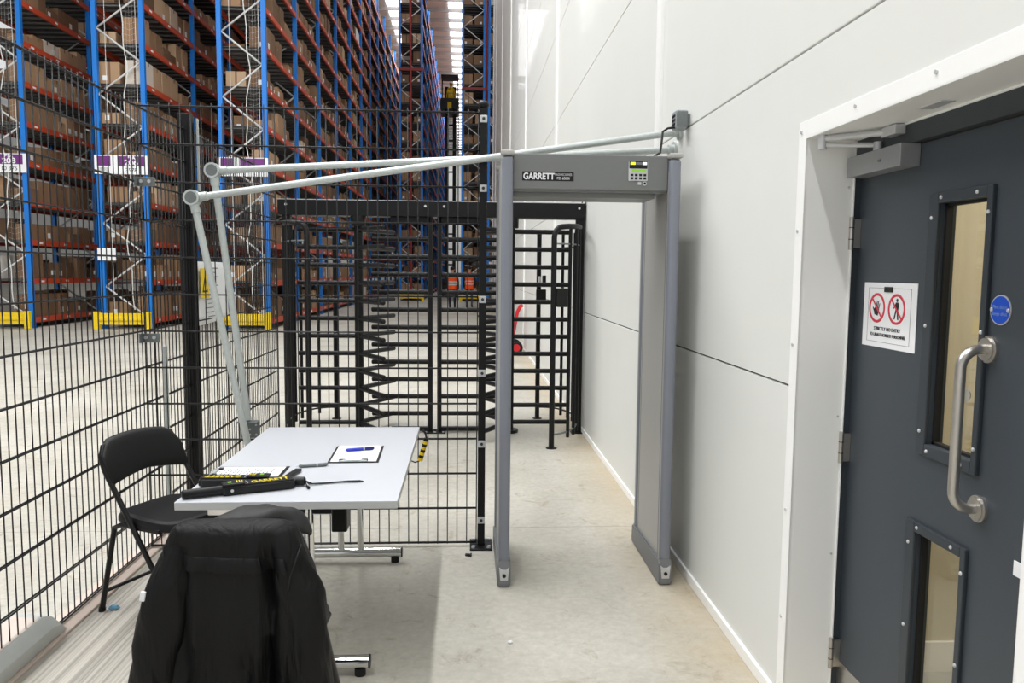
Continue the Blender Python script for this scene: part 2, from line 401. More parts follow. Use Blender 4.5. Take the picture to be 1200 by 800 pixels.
# ------------------------------------------------------------------ door
DXF = 1.36
door = bpy.data.objects.new('door_1', None); COL.objects.link(door); door.location = (DXF, 2.65, 0); struct(door); PM[door.name] = Matrix.Translation((DXF, 2.65, 0))
b = MB()
b.bx(1.335, 1.44, 2.632, 2.72, 0, 2.13, 0); b.bx(1.335, 1.44, 1.42, 2.66, 1.998, 2.13, 0); b.bx(1.335, 1.44, 1.42, 1.62, 0, 2.0, 0)
b.bx(1.352, 1.44, 2.652, 2.668, 0, 1.998, 1)
fr = b.build('door_frame', [M_framed, M_seal], door)
V1 = (1.935, 2.212, 1.07, 1.836); V2 = (1.953, 2.236, 0.20, 0.862)   # outer edges of glazing beads
LY0, LY1 = 1.64, 2.652; LZ0, LZ1 = 0.008, 1.993
b = MB()
ins = 0.045
h1 = (V1[0]+0.022, V1[1]-ins, V1[2]+0.035, V1[3]-0.03); h2 = (V2[0]+0.022, V2[1]-ins, V2[2]+0.035, V2[3]-0.03)
X0, X1 = DXF, DXF+0.045
yA, yB = min(h1[0], h2[0]), max(h1[1], h2[1])
b.bx(X0, X1, LY0, yA, LZ0, LZ1); b.bx(X0, X1, yB, LY1, LZ0, LZ1)
b.bx(X0, X1, yA, yB, h1[3], LZ1); b.bx(X0, X1, yA, yB, h2[3], h1[2]); b.bx(X0, X1, yA, yB, LZ0, h2[2])
for h in (h1, h2):
    if h[0] > yA: b.bx(X0, X1, yA, h[0], h[2], h[3])
    if h[1] < yB: b.bx(X0, X1, h[1], yB, h[2], h[3])
leaf = b.build('leaf', M_doord, door, sharp=0)
for V, h in ((V1, h1), (V2, h2)):
    b = MB()
    for (a0, a1, c0, c1) in ((V[0], h[0], V[2], V[3]), (h[1], V[1], V[2], V[3]), (h[0], h[1], V[2], h[2]), (h[0], h[1], h[3], V[3])):
        b.bx(X0-0.012, X0+0.001, a0, a1, c0, c1, 0, 0.003)
    ym, zm = (V[0]+V[1])/2, (V[2]+V[3])/2
    for (y, z) in ((V[0]+0.011, V[2]+0.07), (V[0]+0.011, V[3]-0.07), (V[0]+0.011, zm), (V[1]-0.02, V[2]+0.07), (V[1]-0.02, V[3]-0.07), (V[1]-0.02, zm), (V[0]+0.06, V[3]-0.014), (V[1]-0.06, V[3]-0.014), (V[0]+0.06, V[2]+0.016), (V[1]-0.06, V[2]+0.016)):
        b.ell((X0-0.013, y, z), (0.004, 0.006, 0.006), 1, 10, 6)
    wf = b.build('window_bead', [M_framed, M_silver], door)
    b = MB(); b.bx(X0+0.02, X0+0.026, h[0], h[1], h[2], h[3]); b.build('glass_pane', M_glass, wf, label='clear wired glass pane', sharp=0)
    b = MB()
    for (a0, a1, c0, c1) in ((h[0], h[0]+0.008, h[2], h[3]), (h[1]-0.01, h[1], h[2], h[3]), (h[0], h[1], h[2], h[2]+0.008), (h[0], h[1], h[3]-0.008, h[3])): b.bx(X0+0.012, X0+0.03, a0, a1, c0, c1)
    b.build('gasket', M_seal, wf)
b = MB(); b.cyl((X0+0.028, 2.05, 1.27), (X0+0.034, 2.05, 1.27), 0.014, 16, 0); b.cyl((X0+0.0275, 2.05, 1.27), (X0+0.028, 2.05, 1.27), 0.019, 16, 1)
b.build('spy_hole', [M_seal, M_silver], door)
# pull handle
b = MB()
hx = DXF-0.075; hy = 1.925; zt, zb = 1.41, 0.985; r = 0.0135
pts = [Vector((DXF, hy-0.0, zt))] + [Vector((hx+0.05-0.05*sin(a), hy, zt-0.05+0.05*cos(a))) for a in [i*pi/2/8 for i in range(9)]]
pts += [Vector((hx+0.05-0.05*cos(a), hy, zb+0.05-0.05*sin(a))) for a in [i*pi/2/8 for i in range(9)]] + [Vector((DXF, hy, zb))]
b.tube(pts, r, 14)
for z in (zt, zb):
    b.cyl((DXF-0.008, hy, z), (DXF, hy, z), 0.036, 24); b.cyl((DXF-0.014, hy, z), (DXF-0.008, hy, z), 0.030, 24)
b.build('pull_handle', M_steel, door)
b = MB(); b.bx(DXF-0.0015, DXF+0.001, LY0+0.02, LY1-0.005, 0.012, 0.2); b.build('kick_plate', M_steel, door)
for z in (1.742, 0.99, 0.23):
    hy_ = 2.622; b = MB(); b.cyl((1.328, hy_, z-0.056), (1.328, hy_, z+0.056), 0.008, 12); b.bx(1.330, 1.3355, hy_-0.004, hy_+0.012, z-0.05, z+0.05); b.bx(1.330, DXF-0.0005, hy_-0.004, hy_+0.002, z-0.05, z+0.05)
    for k in (-0.02, 0.02): b.cyl((1.328, hy_, z+k-0.0015), (1.328, hy_, z+k+0.0015), 0.0086, 12, 1)
    b.build('hinge', [M_steel, M_dark], door)
# closer with its two arms
cl = MB(); cl.bx(DXF-0.065, DXF, 2.285, 2.61, 1.928, 1.996, 0, 0.003); cl.bx(DXF-0.0665, DXF-0.064, 2.39, 2.41, 1.955, 1.962, 1)
clo = cl.build('door_closer', [mat('closer_silver', C(160, 161, 163), 0.4, metal=0.5, var=0.05, scale=80), M_galvd], door)
b = MB()
el = Vector((WX+0.02, 2.56, 2.03))
b.tube([(DXF-0.035, 2.47, 2.018), el], 0.008, 8); b.tube([el+Vector((0, 0, 0.02)), (DXF-0.05, 2.40, 2.045)], 0.010, 8); b.cyl(el+Vector((0, 0, -0.015)), el+Vector((0, 0, 0.032)), 0.014, 12)
b.cyl((DXF-0.035, 2.47, 1.996), (DXF-0.035, 2.47, 2.028), 0.014, 12)
b.bx(DXF-0.06, DXF-0.024, 2.33, 2.41, 2.03, 2.06, 0, 0.003)
b.build('closer_arm', M_silver, clo)
# sign on the door leaf
def yz(y, z, x=DXF-0.0022): return (x, y, z)
sg = thing('no_entry_sign', 'white paper sign with two red prohibition circles taped to dark grey door', 'sign', (DXF-0.001, 2.415, 1.36))
sy0, sy1, sz0, sz1 = 2.258, 2.570, 1.363, 1.575
b = MB(); b.bx(DXF-0.002, DXF-0.0002, sy0, sy1, sz0, sz1); sgs = b.build('sheet', M_white, sg, sharp=0)
b = MB()
for (a0, a1, c0, c1) in ((sy0+0.03, sy1-0.03, sz0+0.017, sz0+0.0182), (sy0+0.03, sy1-0.03, sz1-0.0182, sz1-0.017), (sy0+0.03, sy0+0.0315, sz0+0.017, sz1-0.017), (sy1-0.0315, sy1-0.03, sz0+0.017, sz1-0.017)): b.bx(DXF-0.0026, DXF-0.0019, a0, a1, c0, c1)
b.build('border', M_ink, sgs, sharp=0)
for cy in (2.484, 2.367):
    b = MB(); cz = 1.492; rr = 0.049
    ring_o = [(cy+rr*1.0*cos(2*pi*k/40), cz+rr*sin(2*pi*k/40)) for k in range(40)]
    n = 40
    rings = []
    for rad in (rr, rr-0.0085):
        rings.append([Vector((DXF-0.0030, cy+rad*cos(2*pi*k/n), cz+rad*sin(2*pi*k/n))) for k in range(n)])
    rings.append([Vector((DXF-0.0018, p.y, p.z)) for p in rings[1]]); rings.insert(0, [Vector((DXF-0.0018, p.y, p.z)) for p in rings[0]])
    b.loft(rings, 0, True, False)
    d = 0.707*(rr-0.004); w_ = 0.0032
    b.prism([(-1, -w_), (1, -w_), (1, w_), (-1, w_)], (DXF-0.0032, cy, cz), Vector((0, -d, -d)), Vector((0, 0.7, -0.7)), (1, 0, 0), 0.0008)
    pr_ = b.build('prohibition_ring', M_red, sgs, sharp=0)
    b = MB()
    P = lambda pl: b.prism([(-(p[0]), p[1]) for p in pl], (DXF-0.0027, cy, cz), (0, 1, 0), (0, 0, 1), (1, 0, 0), 0.0006)
    if cy > 2.42:                                       # raised hand
        P([(-0.014, -0.022), (0.006, -0.026), (0.014, -0.004), (-0.010, 0.004), (-0.019, -0.008)])
        for k, (x0, l) in enumerate(((-0.010, 0.017), (-0.003, 0.024), (0.004, 0.023), (0.011, 0.015))): P([(x0-0.0025, -0.002), (x0+0.0025, -0.002), (x0+0.005+k*0.001, l), (x0+0.001+k*0.001, l)])
        P([(-0.016, -0.014), (-0.013, -0.006), (-0.024, 0.003), (-0.026, -0.001)])
    else:                                              # walking figure
        b.cyl((DXF-0.0027, cy-0.002, cz+0.029), (DXF-0.0021, cy-0.002, cz+0.029), 0.0055, 12)
        P([(-0.005, 0.022), (0.008, 0.022), (0.009, -0.002), (-0.005, -0.002)])
        P([(-0.005, 0.0), (0.002, 0.0), (-0.008, -0.032), (-0.015, -0.032)]); P([(0.001, 0.0), (0.009, 0.0), (0.013, -0.033), (0.006, -0.033)])
        P([(-0.005, 0.02), (-0.003, 0.014), (-0.015, 0.001), (-0.018, 0.004)]); P([(0.008, 0.021), (0.011, 0.018), (0.015, 0.0), (0.011, 0.0)])
    b.build('pictogram', M_blk, sgs, sharp=0)
text('lettering', 'STRICTLY NO ENTRY', 0.0165, (DXF-0.0026, 2.418, 1.424), (0, -1, 0), (0, 0, 1), M_blk, sgs, sx=1.0)
text('lettering', 'TO UNAUTHORISED PERSONNEL', 0.0150, (DXF-0.0026, 2.415, 1.404), (0, -1, 0), (0, 0, 1), M_blk, sgs, sx=0.95)
b = MB(); b.bx(DXF-0.006, DXF-0.0022, 2.393, 2.44, 1.545, 1.562, 0, 0.001); b.build('clip_tab', M_blk, sg, label='small black tab over the top of the sheet')
bs = thing('fire_door_disc', 'round blue disc sign screwed to the dark door above the pull handle', 'sign', (DXF-0.001, 1.89, 1.514))
b = MB(); b.cyl((DXF-0.003, 1.89, 1.514), (DXF-0.0002, 1.89, 1.514), 0.0385, 40, 1); b.cyl((DXF-0.0038, 1.89, 1.514), (DXF-0.003, 1.89, 1.514), 0.0355, 40, 0)
d = b.build('disc', [M_bluesign, M_silver], bs)
for yy in (1.921, 1.859):
    b = MB(); b.ell((DXF-0.005, yy, 1.514), (0.003, 0.006, 0.006), 0, 10, 6); b.build('screw', M_silver, bs)
M_faint = mat('pale_blue_print', C(120, 150, 215), 0.5)
text('lettering', 'Fire door', 0.014, (DXF-0.0042, 1.89, 1.521), (0, -1, 0), (0, 0, 1), M_faint, d)
text('lettering', 'keep shut', 0.014, (DXF-0.0042, 1.89, 1.504), (0, -1, 0), (0, 0, 1), M_faint, d)
b = MB(); b.bx(DXF-0.003, DXF-0.0002, 1.715, 1.782, 0.862, 0.900, 0, 0.001); tag(b.build('push_sticker', M_white), 'small white sticker at the edge of the dark door below handle height', 'sticker')

# ------------------------------------------------------------------ walk-through detector
det = thing('walk_through_metal_detector', 'grey walk-through metal detector arch standing beside the white wall', 'metal detector', (0.61, 4.1, 0))
YF, YB = 3.832, 4.405
for xc in (0.196, 1.0255):
    b = MB(); b.box((xc, (YF+YB)/2, 1.115), (0.038, YB-YF, 2.11), 0, 0.004)
    for xs in (-1, 1):
        b.bx(xc+xs*0.019, xc+xs*0.0205, YF+0.055, YF+0.058, 0.11, 2.1, 1)
        b.bx(xc+xs*0.019, xc+xs*0.0205, YB-0.058, YB-0.055, 0.11, 2.1, 1)
    pn = b.build('side_panel', [M_gpanel, M_ghead], det)
    for yc in (YF, YB):
        b = MB(); b.box((xc, yc, 1.13), (0.056, 0.064, 2.06), 0, 0.02, seg=4)
        b.bx(xc-0.0285, xc-0.0265, yc-0.006, yc+0.006, 0.13, 2.1, 1)
        b.build('edge_post', [M_gpost, M_gpanel], pn)
        b = MB(); b.box((xc, yc, 2.174), (0.066, 0.074, 0.024), 0, 0.008); b.build('post_cap', M_gpanel, pn)
    b = MB()
    prof = [(YF-0.042, 0.0), (YB+0.042, 0.0), (YB+0.048, 0.03), (YB+0.042, 0.10), (YB+0.03, 0.115), (YF-0.01, 0.115), (YF-0.032, 0.145), (YF-0.036, 0.11), (YF-0.046, 0.03)]
    t = bmesh.new(); tb = MB(); tb.bm.free(); tb.bm = t
    tb.prism(prof, (xc-0.034, 0, 0), (0, 1, 0), (0, 0, 1), (1, 0, 0), 0.068)
    bmesh.ops.bevel(t, geom=list(t.edges), offset=0.008, segments=2, affect='EDGES')
    b.merge(t, 0)
    bt = b.build('boot', M_gboot, pn)
    b = MB(); b.prism([(-0.019, 0.038), (0.019, 0.038), (0.025, 0.104), (0.010, 0.092), (-0.010, 0.092), (-0.025, 0.104)], (xc, YF-0.0475, 0), (1, 0, 0), (0, 0, 1), (0, 1, 0), 0.012)
    b.build('foot_plate', M_silver, bt)
    b = MB(); b.cyl((xc, YF-0.053, 0.064), (xc, YF-0.046, 0.064), 0.0095, 14); b.build('bolt', M_blk, bt)
b = MB(); b.bx(0.224, 0.998, 3.845, 4.13, 2.004, 2.178, 0, 0.006)
hd = b.build('header', M_ghead, det)
b = MB(); b.bx(0.215, 0.945, 3.90, 4.14, 1.972, 2.006, 0, 0.003); b.bx(0.215, 0.985, 3.86, 3.90, 1.995, 2.006, 0); b.build('header_rail', M_ghead, hd)
b = MB(); b.cyl((0.748, 3.8445, 2.088), (0.748, 3.846, 2.088), 0.02, 24); b.build('speaker_disc', M_gboot, hd)
# logo plate
b = MB(); b.bx(0.270, 0.525, 3.8425, 3.8455, 2.046, 2.090, 0, 0.006); lp = b.build('logo_plate', M_blk, hd)
text('lettering', 'GARRETT', 0.043, (0.352, 3.842, 2.066), (1, 0, 0), (0, 0, 1), M_white, lp, bold=0.0016, sx=0.83)
text('lettering', 'MAGNASCANNER', 0.017, (0.473, 3.842, 2.076), (1, 0, 0), (0, 0, 1), M_silver, lp, sx=0.62)
text('lettering', 'PD 6500i', 0.018, (0.473, 3.842, 2.058), (1, 0, 0), (0, 0, 1), M_white, lp, sx=0.95)
# control panel
b = MB(); b.bx(0.797, 0.893, 3.839, 3.8455, 2.052, 2.150, 0, 0.004); cp = b.build('control_panel', M_silver, hd)
b = MB(); b.bx(0.800, 0.890, 3.836, 3.8395, 2.112, 2.149, 0, 0.003); cd = b.build('display_bezel', M_blk, cp)
b = MB(); b.bx(0.805, 0.829, 3.8348, 3.8362, 2.130, 2.143, 0); b.build('indicator', M_ledy, cd, label='lit yellow-green indicator')
b = MB(); b.bx(0.866, 0.886, 3.8348, 3.8362, 2.130, 2.143, 0); b.build('indicator', M_ledw, cd, label='lit white indicator')
b = MB(); b.bx(0.831, 0.864, 3.8348, 3.8362, 2.130, 2.143, 0); b.build('display_window', M_gboot, cd)
b = MB(); b.bx(0.812, 0.882, 3.8372, 3.8392, 2.095, 2.108, 0); b.build('lcd_strip', M_lcd, cp, label='green lit readout strip')
for j in range(2):
    for i in range(4):
        xx = 0.807+i*0.0215; zz = 2.081-j*0.016
        b = MB(); b.bx(xx, xx+0.014, 3.8368, 3.8394, zz-0.006, zz+0.005, 0, 0.001); b.build('key_button', M_blk, cp)
b = MB(); b.cyl((0.879, 3.838, 2.040), (0.879, 3.8455, 2.040), 0.010, 20, 0); b.cyl((0.879, 3.8374, 2.040), (0.879, 3.838, 2.040), 0.006, 14, 1); b.bx(0.845, 0.862, 3.843, 3.8455, 2.034, 2.047, 0); b.build('key_lock', [M_silver, M_blk], hd)
b = MB(); b.ell((0.93, 4.0, 2.182), (0.03, 0.03, 0.012), 0); b.build('cable_gland', M_blk, hd)

# sensor on the wall above it
sn = thing('wall_sensor', 'small grey sensor box fixed to the white wall above the detector', 'sensor', (WX, 4.10, 2.34))
b = MB(); b.bx(1.085, 1.15, 4.055, 4.15, 2.352, 2.448, 0, 0.01); b.bx(1.145, 1.165, 4.07, 4.13, 2.37, 2.43, 1); bd = b.build('housing', [M_sensor, M_galvd], sn)
b = MB(); b.bx(1.088, 1.147, 4.051, 4.056, 2.36, 2.44, 0, 0.003); b.build('sensor_face', M_galvd, sn)
b = MB()
for k in range(3): b.bx(1.082, 1.086, 4.07, 4.13, 2.37+k*0.022, 2.382+k*0.022)
b.build('vent_slot', M_blk, sn)
b = MB(); b.tube([(1.09, 4.08, 2.36), (1.05, 4.08, 2.355), (1.02, 4.07, 2.335), (1.012, 4.05, 2.29), (1.0, 4.03, 2.22), (0.95, 4.0, 2.19), (0.93, 4.0, 2.186)], 0.006, 8); b.build('cable', M_blk, sn)

# ------------------------------------------------------------------ tubular braces
def brace(lab, yy, left, wallz, low, plate_x, plate_z):
    t = thing('tube_brace', lab, 'brace', (left[0], yy, low[2]))
    L_ = Vector((left[0], yy, left[1])); W_ = Vector((WX-0.004, yy, wallz)); B_ = Vector(low)
    b = MB(); d = (W_-L_).normalized(); b.tube([L_+d*0.03, W_], 0.0188, 14); b.tube([L_+d*0.03, L_+d*0.075], 0.024, 14); b.build('crossbar', M_galv, t)
    b = MB(); d = (B_-L_).normalized(); b.tube([L_+d*0.03, B_], 0.0188, 14); b.tube([L_+d*0.03, L_+d*0.08], 0.024, 14); b.build('leg', M_galv, t)
    b = MB(); b.cyl(L_-Vector((0, 0.034, 0)), L_+Vector((0, 0.03, 0)), 0.041, 28); b.cyl(L_-Vector((0, 0.0345, 0)), L_-Vector((0, 0.033, 0)), 0.031, 24, 1)
    b.build('corner_joint', [M_galv, M_galvd], t)
    b = MB(); b.cyl(W_-Vector((0.012, 0, 0)), W_+Vector((0.004, 0, 0)), 0.045, 24); b.cyl(W_-Vector((0.04, 0, 0)), W_, 0.028, 18); b.build('wall_flange', M_galv, t)
    b = MB(); b.bx(plate_x-0.055, plate_x+0.055, 4.366, 4.374, plate_z-0.055, plate_z+0.045, 0, 0.001); b.bx(plate_x-0.055, plate_x+0.055, 4.30, 4.374, plate_z+0.041, plate_z+0.047, 0, 0.001)
    for (ax, az) in ((-0.035, 0.02), (0.035, 0.02), (-0.035, -0.035), (0.035, -0.035), (0, -0.005), (0, -0.035)): b.cyl((plate_x+ax, 4.362, plate_z+az), (plate_x+ax, 4.366, plate_z+az), 0.006, 10, 1)
    b.build('base_plate', [M_galvd, M_silver], t, label='drilled galvanised plate clamped to the mesh')
brace('grey tube brace with the upper corner joint and drilled plate left of the detector', 4.335, (-1.372, 2.126), 2.285, (-1.215, 4.335, 0.76), -1.215, 0.705)
brace('grey tube brace with the lower corner joint, nearer the mesh fence corner', 4.235, (-1.450, 1.971), 2.366, (-1.12, 4.235, 0.28), -1.12, 0.26)

# ------------------------------------------------------------------ fences
ZR = [0.022+0.2045*k for k in range(13)]
def mesh_panel(p0, p1, parent, sp=0.055, top=2.50):
    p0 = Vector(p0); p1 = Vector(p1); d = (p1-p0); L_ = d.length; d.normalize(); nrm = Vector((-d.y, d.x, 0)); b = MB()
    n = int(L_/sp)
    for k in range(n+1):
        q = p0+d*(k*L_/n); b.tube([q+Vector((0, 0, 0.014)), q+Vector((0, 0, ZR[-1]+0.02))], 0.0031, 6)
    for z in ZR:
        for s in (-1, 1):
            o = nrm*(0.0068*s)+Vector((0, 0, z)); b.tube([p0+o, p1+o], 0.0042, 6)
    return b.build('wire_mesh', M_wire, parent)
def fpost(x, y, parent, s=0.08, h=2.58, cap=True):
    b = MB(); b.bx(x-s/2, x+s/2, y-s/2, y+s/2, 0, h, 0, 0.004)
    for k in (-0.22, 0.22):
        b.bx(x+k*s-0.004, x+k*s+0.004, y-s/2-0.004, y-s/2+0.001, 0.05, h-0.05); b.bx(x+s/2-0.001, x+s/2+0.004, y+k*s-0.004, y+k*s+0.004, 0.05, h-0.05)
    b.bx(x-s*0.9, x+s*0.9, y-s*0.9, y+s*0.9, 0, 0.012, 0, 0.003)
    return b.build('post', M_black, parent)
FX = -1.80
f1 = thing('mesh_fence', 'black wire mesh fence running along the walkway past the chairs', 'fence', (FX, 3.6, 0))
mesh_panel((FX, 1.6, 0), (FX, 5.115, 0), f1); fpost(FX, 5.16, f1)
b = MB(); b.bx(FX+0.055, FX+0.067, 5.19, 5.205, 2.1, 2.56); b.build('flat_bar', M_galv, f1, label='thin galvanised bar at top of the post')
f2 = thing('mesh_fence', 'black wire mesh fence panel between the thick fence post and the turnstile', 'fence', (FX, 6.3, 0))
mesh_panel((FX, 5.205, 0), (FX, 7.44, 0), f2)
FY = 4.40
f3 = thing('mesh_fence', 'black wire mesh fence across the walkway behind the white table', 'fence', (-0.85, FY, 0))
mesh_panel((FX+0.012, FY, 0), (0.062, FY, 0), f3)
b = MB(); px, s = 0.090, 0.042
b.bx(px-s/2, px+s/2, FY-s/2, FY+s/2, 0.0, 2.50, 0, 0.004); ps = b.build('post', M_black, f3)
b = MB(); b.ell((px, FY, 2.52), (0.032, 0.032, 0.024), 0); b.build('post_cap', M_black, ps)
b = MB(); b.bx(px-0.065, px+0.065, FY-0.09, FY+0.09, 0, 0.01, 0, 0.003)
for ax in (-0.045, 0.045):
    for ay in (-0.065, 0.065): b.cyl((px+ax, FY+ay, 0.01), (px+ax, FY+ay, 0.022), 0.011, 6, 1)
b.build('base_plate', [M_black, M_silver], ps)
for z in (2.44, 2.06, 1.44, 1.02, 0.61, 0.16):
    b = MB(); b.bx(px-0.02, px+0.02, FY-0.031, FY-0.02, z-0.02, z+0.02, 0, 0.003); b.cyl((px, FY-0.036, z), (px, FY-0.03, z), 0.009, 6, 1); b.build('mesh_clamp', [M_silver, M_dark], ps)
for z in (2.07, 1.215):
    b = MB(); b.bx(-1.815, -1.70, FY-0.02, FY-0.014, z-0.028, z+0.022, 0, 0.002); b.bx(-1.792, -1.786, FY-0.07, FY-0.014, z-0.028, z+0.022, 0, 0.002)
    for ax in (-1.775, -1.73): b.cyl((ax, FY-0.026, z), (ax, FY-0.02, z), 0.01, 8, 1)
    b.build('corner_bracket', [M_galvd, M_silver], f3, label='galvanised angle bracket')
b = MB(); b.tube([(-1.70, FY+0.05, 0), (-1.70, FY+0.05, 1.16)], 0.014, 10); b.bx(-1.74, -1.66, FY+0.01, FY+0.09, 0, 0.008); b.build('stay_tube', M_galv, f3)
# things hung on the mesh
nt_ = thing('fence_notice', 'white printed notice sheet hanging on the mesh just past the thick fence post', 'notice', (FX+0.02, 5.6, 1.2))
b = MB(); rows = []
for i in range(9):
    u = i/8
    rows.append([Vector((FX+0.014+0.03*u*u*(1-v*0.5)+0.012*sin(3*u+4*v), 5.235+0.62*u, 1.645-0.43*v+(0.05*(u**3) if v > 0.9 else 0))) for v in (0, 0.2, 0.4, 0.6, 0.8, 1.0)])
b.loft(rows, 0, False, False); sh = b.build('sheet', M_white, nt_, sharp=60)
md = sh.modifiers.new('t', 'SOLIDIFY'); md.thickness = 0.001
b = MB()
for k in range(12):
    v = 0.1+0.07*k
    b.bx(FX+0.034, FX+0.0365, 5.34+0.03*(k % 3), 5.62-0.05*(k % 2), 1.645-0.43*v-0.003, 1.645-0.43*v+0.003)
b.build('print_lines', M_ink, sh, sharp=0)
b = MB(); b.bx(FX+0.040, FX+0.044, 5.235, 5.40, 1.40, 1.60, 0, 0.002)
b.prism([(5.265, 1.44), (5.37, 1.44), (5.3175, 1.56)], (FX+0.044, 0, 0), (0, 1, 0), (0, 0, 1), (1, 0, 0), 0.0015, 1)
b.prism([(5.285, 1.452), (5.35, 1.452), (5.3175, 1.53)], (FX+0.0455, 0, 0), (0, 1, 0), (0, 0, 1), (1, 0, 0), 0.001, 0)
tag(b.build('warning_sign', [M_guard, M_blk]), 'small yellow warning sign with black triangle over the white fence notice', 'sign')
hz = thing('hazard_sleeve', 'short yellow and black striped sleeve tied to the mesh at the table corner', 'sleeve', (-0.25, FY-0.03, 0.5))
b = MB(); a0, a1 = Vector((-0.226, FY-0.03, 0.645)), Vector((-0.262, FY-0.03, 0.515))
for k in range(8): b.cyl(a0.lerp(a1, k/8), a0.lerp(a1, (k+1)/8), 0.014, 12, k % 2)
b.build('sleeve', [M_blk, M_guard], hz)
b = MB(); b.tube([a1, (-0.29, FY-0.03, 0.505), (-0.33, FY-0.025, 0.52), (-0.40, FY-0.02, 0.50)], 0.004, 6); b.tube([a0, (-0.232, FY-0.025, 0.675), (-0.25, FY-0.012, 0.69)], 0.006, 6); b.build('tie_cord', M_blk, hz)

# ------------------------------------------------------------------ full-height turnstile
TY = 7.6; CX = -0.309
tn = thing('full_height_turnstile', 'black double full-height turnstile cage beyond the mesh fence', 'turnstile', (CX, TY, 0))
def mir(x, s): return CX + s*(x-CX)
b = MB(); b.bx(-1.80, 1.145, TY-0.06, TY+0.16, 2.115, 2.262, 0, 0.004); b.bx(-1.80, 1.145, TY-0.05, TY+0.15, 2.262, 2.268, 1)
for xx in (-1.72, 1.09, -0.40, -0.22): b.cyl((xx, TY-0.066, 2.215), (xx, TY-0.059, 2.215), 0.012, 12, 1)
hb = b.build('header_beam', [M_black, M_silver], tn)
b = MB(); b.tube([(1.12, TY, 2.25), (1.135, TY-0.05, 2.36), (1.13, TY-0.06, 2.44)], 0.006, 6); b.tube([(1.10, TY-0.05, 2.13), (1.14, TY-0.06, 2.15), (1.152, TY-0.06, 2.24), (1.14, TY-0.06, 2.33), (1.12, TY-0.02, 2.40), (1.13, TY-0.06, 2.44)], 0.006, 6); b.build('cable', M_blk, hb)
def shared(name, mbf, mats):
    b = MB(); mbf(b); return b.mesh(name, mats)
armm = shared('arm', lambda b: (b.tube([(0.03, 0, 0), (0.575, 0, 0)], 0.0225, 12), b.ell((0.578, 0, 0), (0.014, 0.0225, 0.0225), 0, 12, 8)), M_black)
barm = shared('comb_bar', lambda b: (b.tube([(0.0, 0, 0), (0.565, 0, 0)], 0.0225, 12), b.ell((0.565, 0, 0), (0.012, 0.0225, 0.0225), 0, 12, 8)), M_black)
for s in (1, -1):
    rx = mir(0.429, s)
    b = MB(); b.cyl((rx, TY, 0.02), (rx, TY, 2.12), 0.042, 20); b.cyl((rx, TY, 2.02), (rx, TY, 2.12), 0.075, 20); b.cyl((rx, TY, 0), (rx, TY, 0.03), 0.09, 20)
    ro = b.build('rotor', M_black, tn)
    for wing in range(3):
        ang = (0 if s == 1 else pi) + wing*2*pi/3
        for k in range(12):
            a = bpy.data.objects.new('arm', armm); COL.objects.link(a); a.parent = ro; a.matrix_parent_inverse = pmat(tn).inverted()
            a.location = (rx, TY, 0.103+0.1712*k); a.rotation_euler = (0, 0, ang)
            a.matrix_parent_inverse = Matrix.Identity(4)
    # fixed comb from the centre posts
    px_ = mir(-0.265, s)
    b = MB(); b.bx(px_-0.022, px_+0.022, TY-0.02, TY+0.04, 0, 2.12, 0, 0.003)
    xe = mir(0.12, s); b.bx(min(px_, xe), max(px_, xe), TY-0.02, TY+0.04, 0.015, 0.055, 0, 0.003); b.bx(min(px_, xe), max(px_, xe), TY-0.02, TY+0.04, 2.05, 2.115, 0, 0.003)
    b.bx(px_-0.06, px_+0.06, TY-0.08, TY+0.10, 0, 0.01, 0, 0.002)
    for ax in (-0.04, 0.04): b.cyl((px_+ax, TY-0.06, 0.01), (px_+ax, TY-0.06, 0.02), 0.01, 8, 1)
    cb = b.build('comb_frame', [M_black, M_silver], tn)
    for k in range(11):
        a = bpy.data.objects.new('comb_bar', barm); COL.objects.link(a); a.parent = cb; a.location = (px_, TY+0.01, 0.190+0.1712*k); a.rotation_euler = (0, 0, 0 if s == 1 else pi)
    # outer column
    b = MB(); xc = mir(1.108, s); b.bx(xc-0.04, xc+0.04, TY-0.04, TY+0.04, 0, 2.12, 0, 0.004); b.bx(xc-0.065*1, xc+0.05, TY-0.1, TY+0.1, 0, 0.01, 0, 0.002); b.build('column', M_black, tn)
    # curved cage, near and far quarter
    for q in (-1, 1):
        P_ = lambda t, z: Vector((mir(0.776+0.315*sin(t*pi/2), s), TY + q*0.715*cos(t*pi/2), z))
        hoop = [P_(0, 0), P_(0, 1.90)] + [P_(0, 1.90)+Vector((s*0.07*(1-cos(a)), -q*0.03*(1-cos(a)), 0.10*sin(a))) for a in (0.4, 0.8, 1.2, pi/2)] + [P_(t, 2.0+0.03*t) for t in (0.3, 0.45, 0.6, 0.75, 0.9, 1.0)]
        if q > 0: hoop = [P_(0, 0), P_(0, 2.02)]
        b = MB(); b.tube(hoop, 0.025, 12); f0 = P_(0, 0); b.cyl(f0, f0+Vector((0, 0, 0.008)), 0.05, 16); b.build('hoop_rail', M_black, tn)
        b = MB(); b.tube([P_(t/12, 0.125+0.03*t/12) for t in range(13)], 0.009, 8); b.tube([P_(t/12, 1.85) for t in range(13)], 0.007, 8); b.build('cage_ring', M_galvd if q < 0 else M_black, tn)
        for t in (0.34, 0.52, 0.70, 0.86):
            b = MB(); b.tube([P_(t, 0.08), P_(t, 1.99)], 0.016, 10); b.build('cage_bar', M_black, tn)
b = MB(); b.bx(0.80, 0.905, 6.86, 6.92, 1.285, 1.455, 0, 0.008); cr = b.build('card_reader', M_blk, tn); 
b = MB(); b.bx(0.745, 0.85, 8.24, 8.30, 1.27, 1.41, 0, 0.006); b.build('card_reader', M_blk, tn)
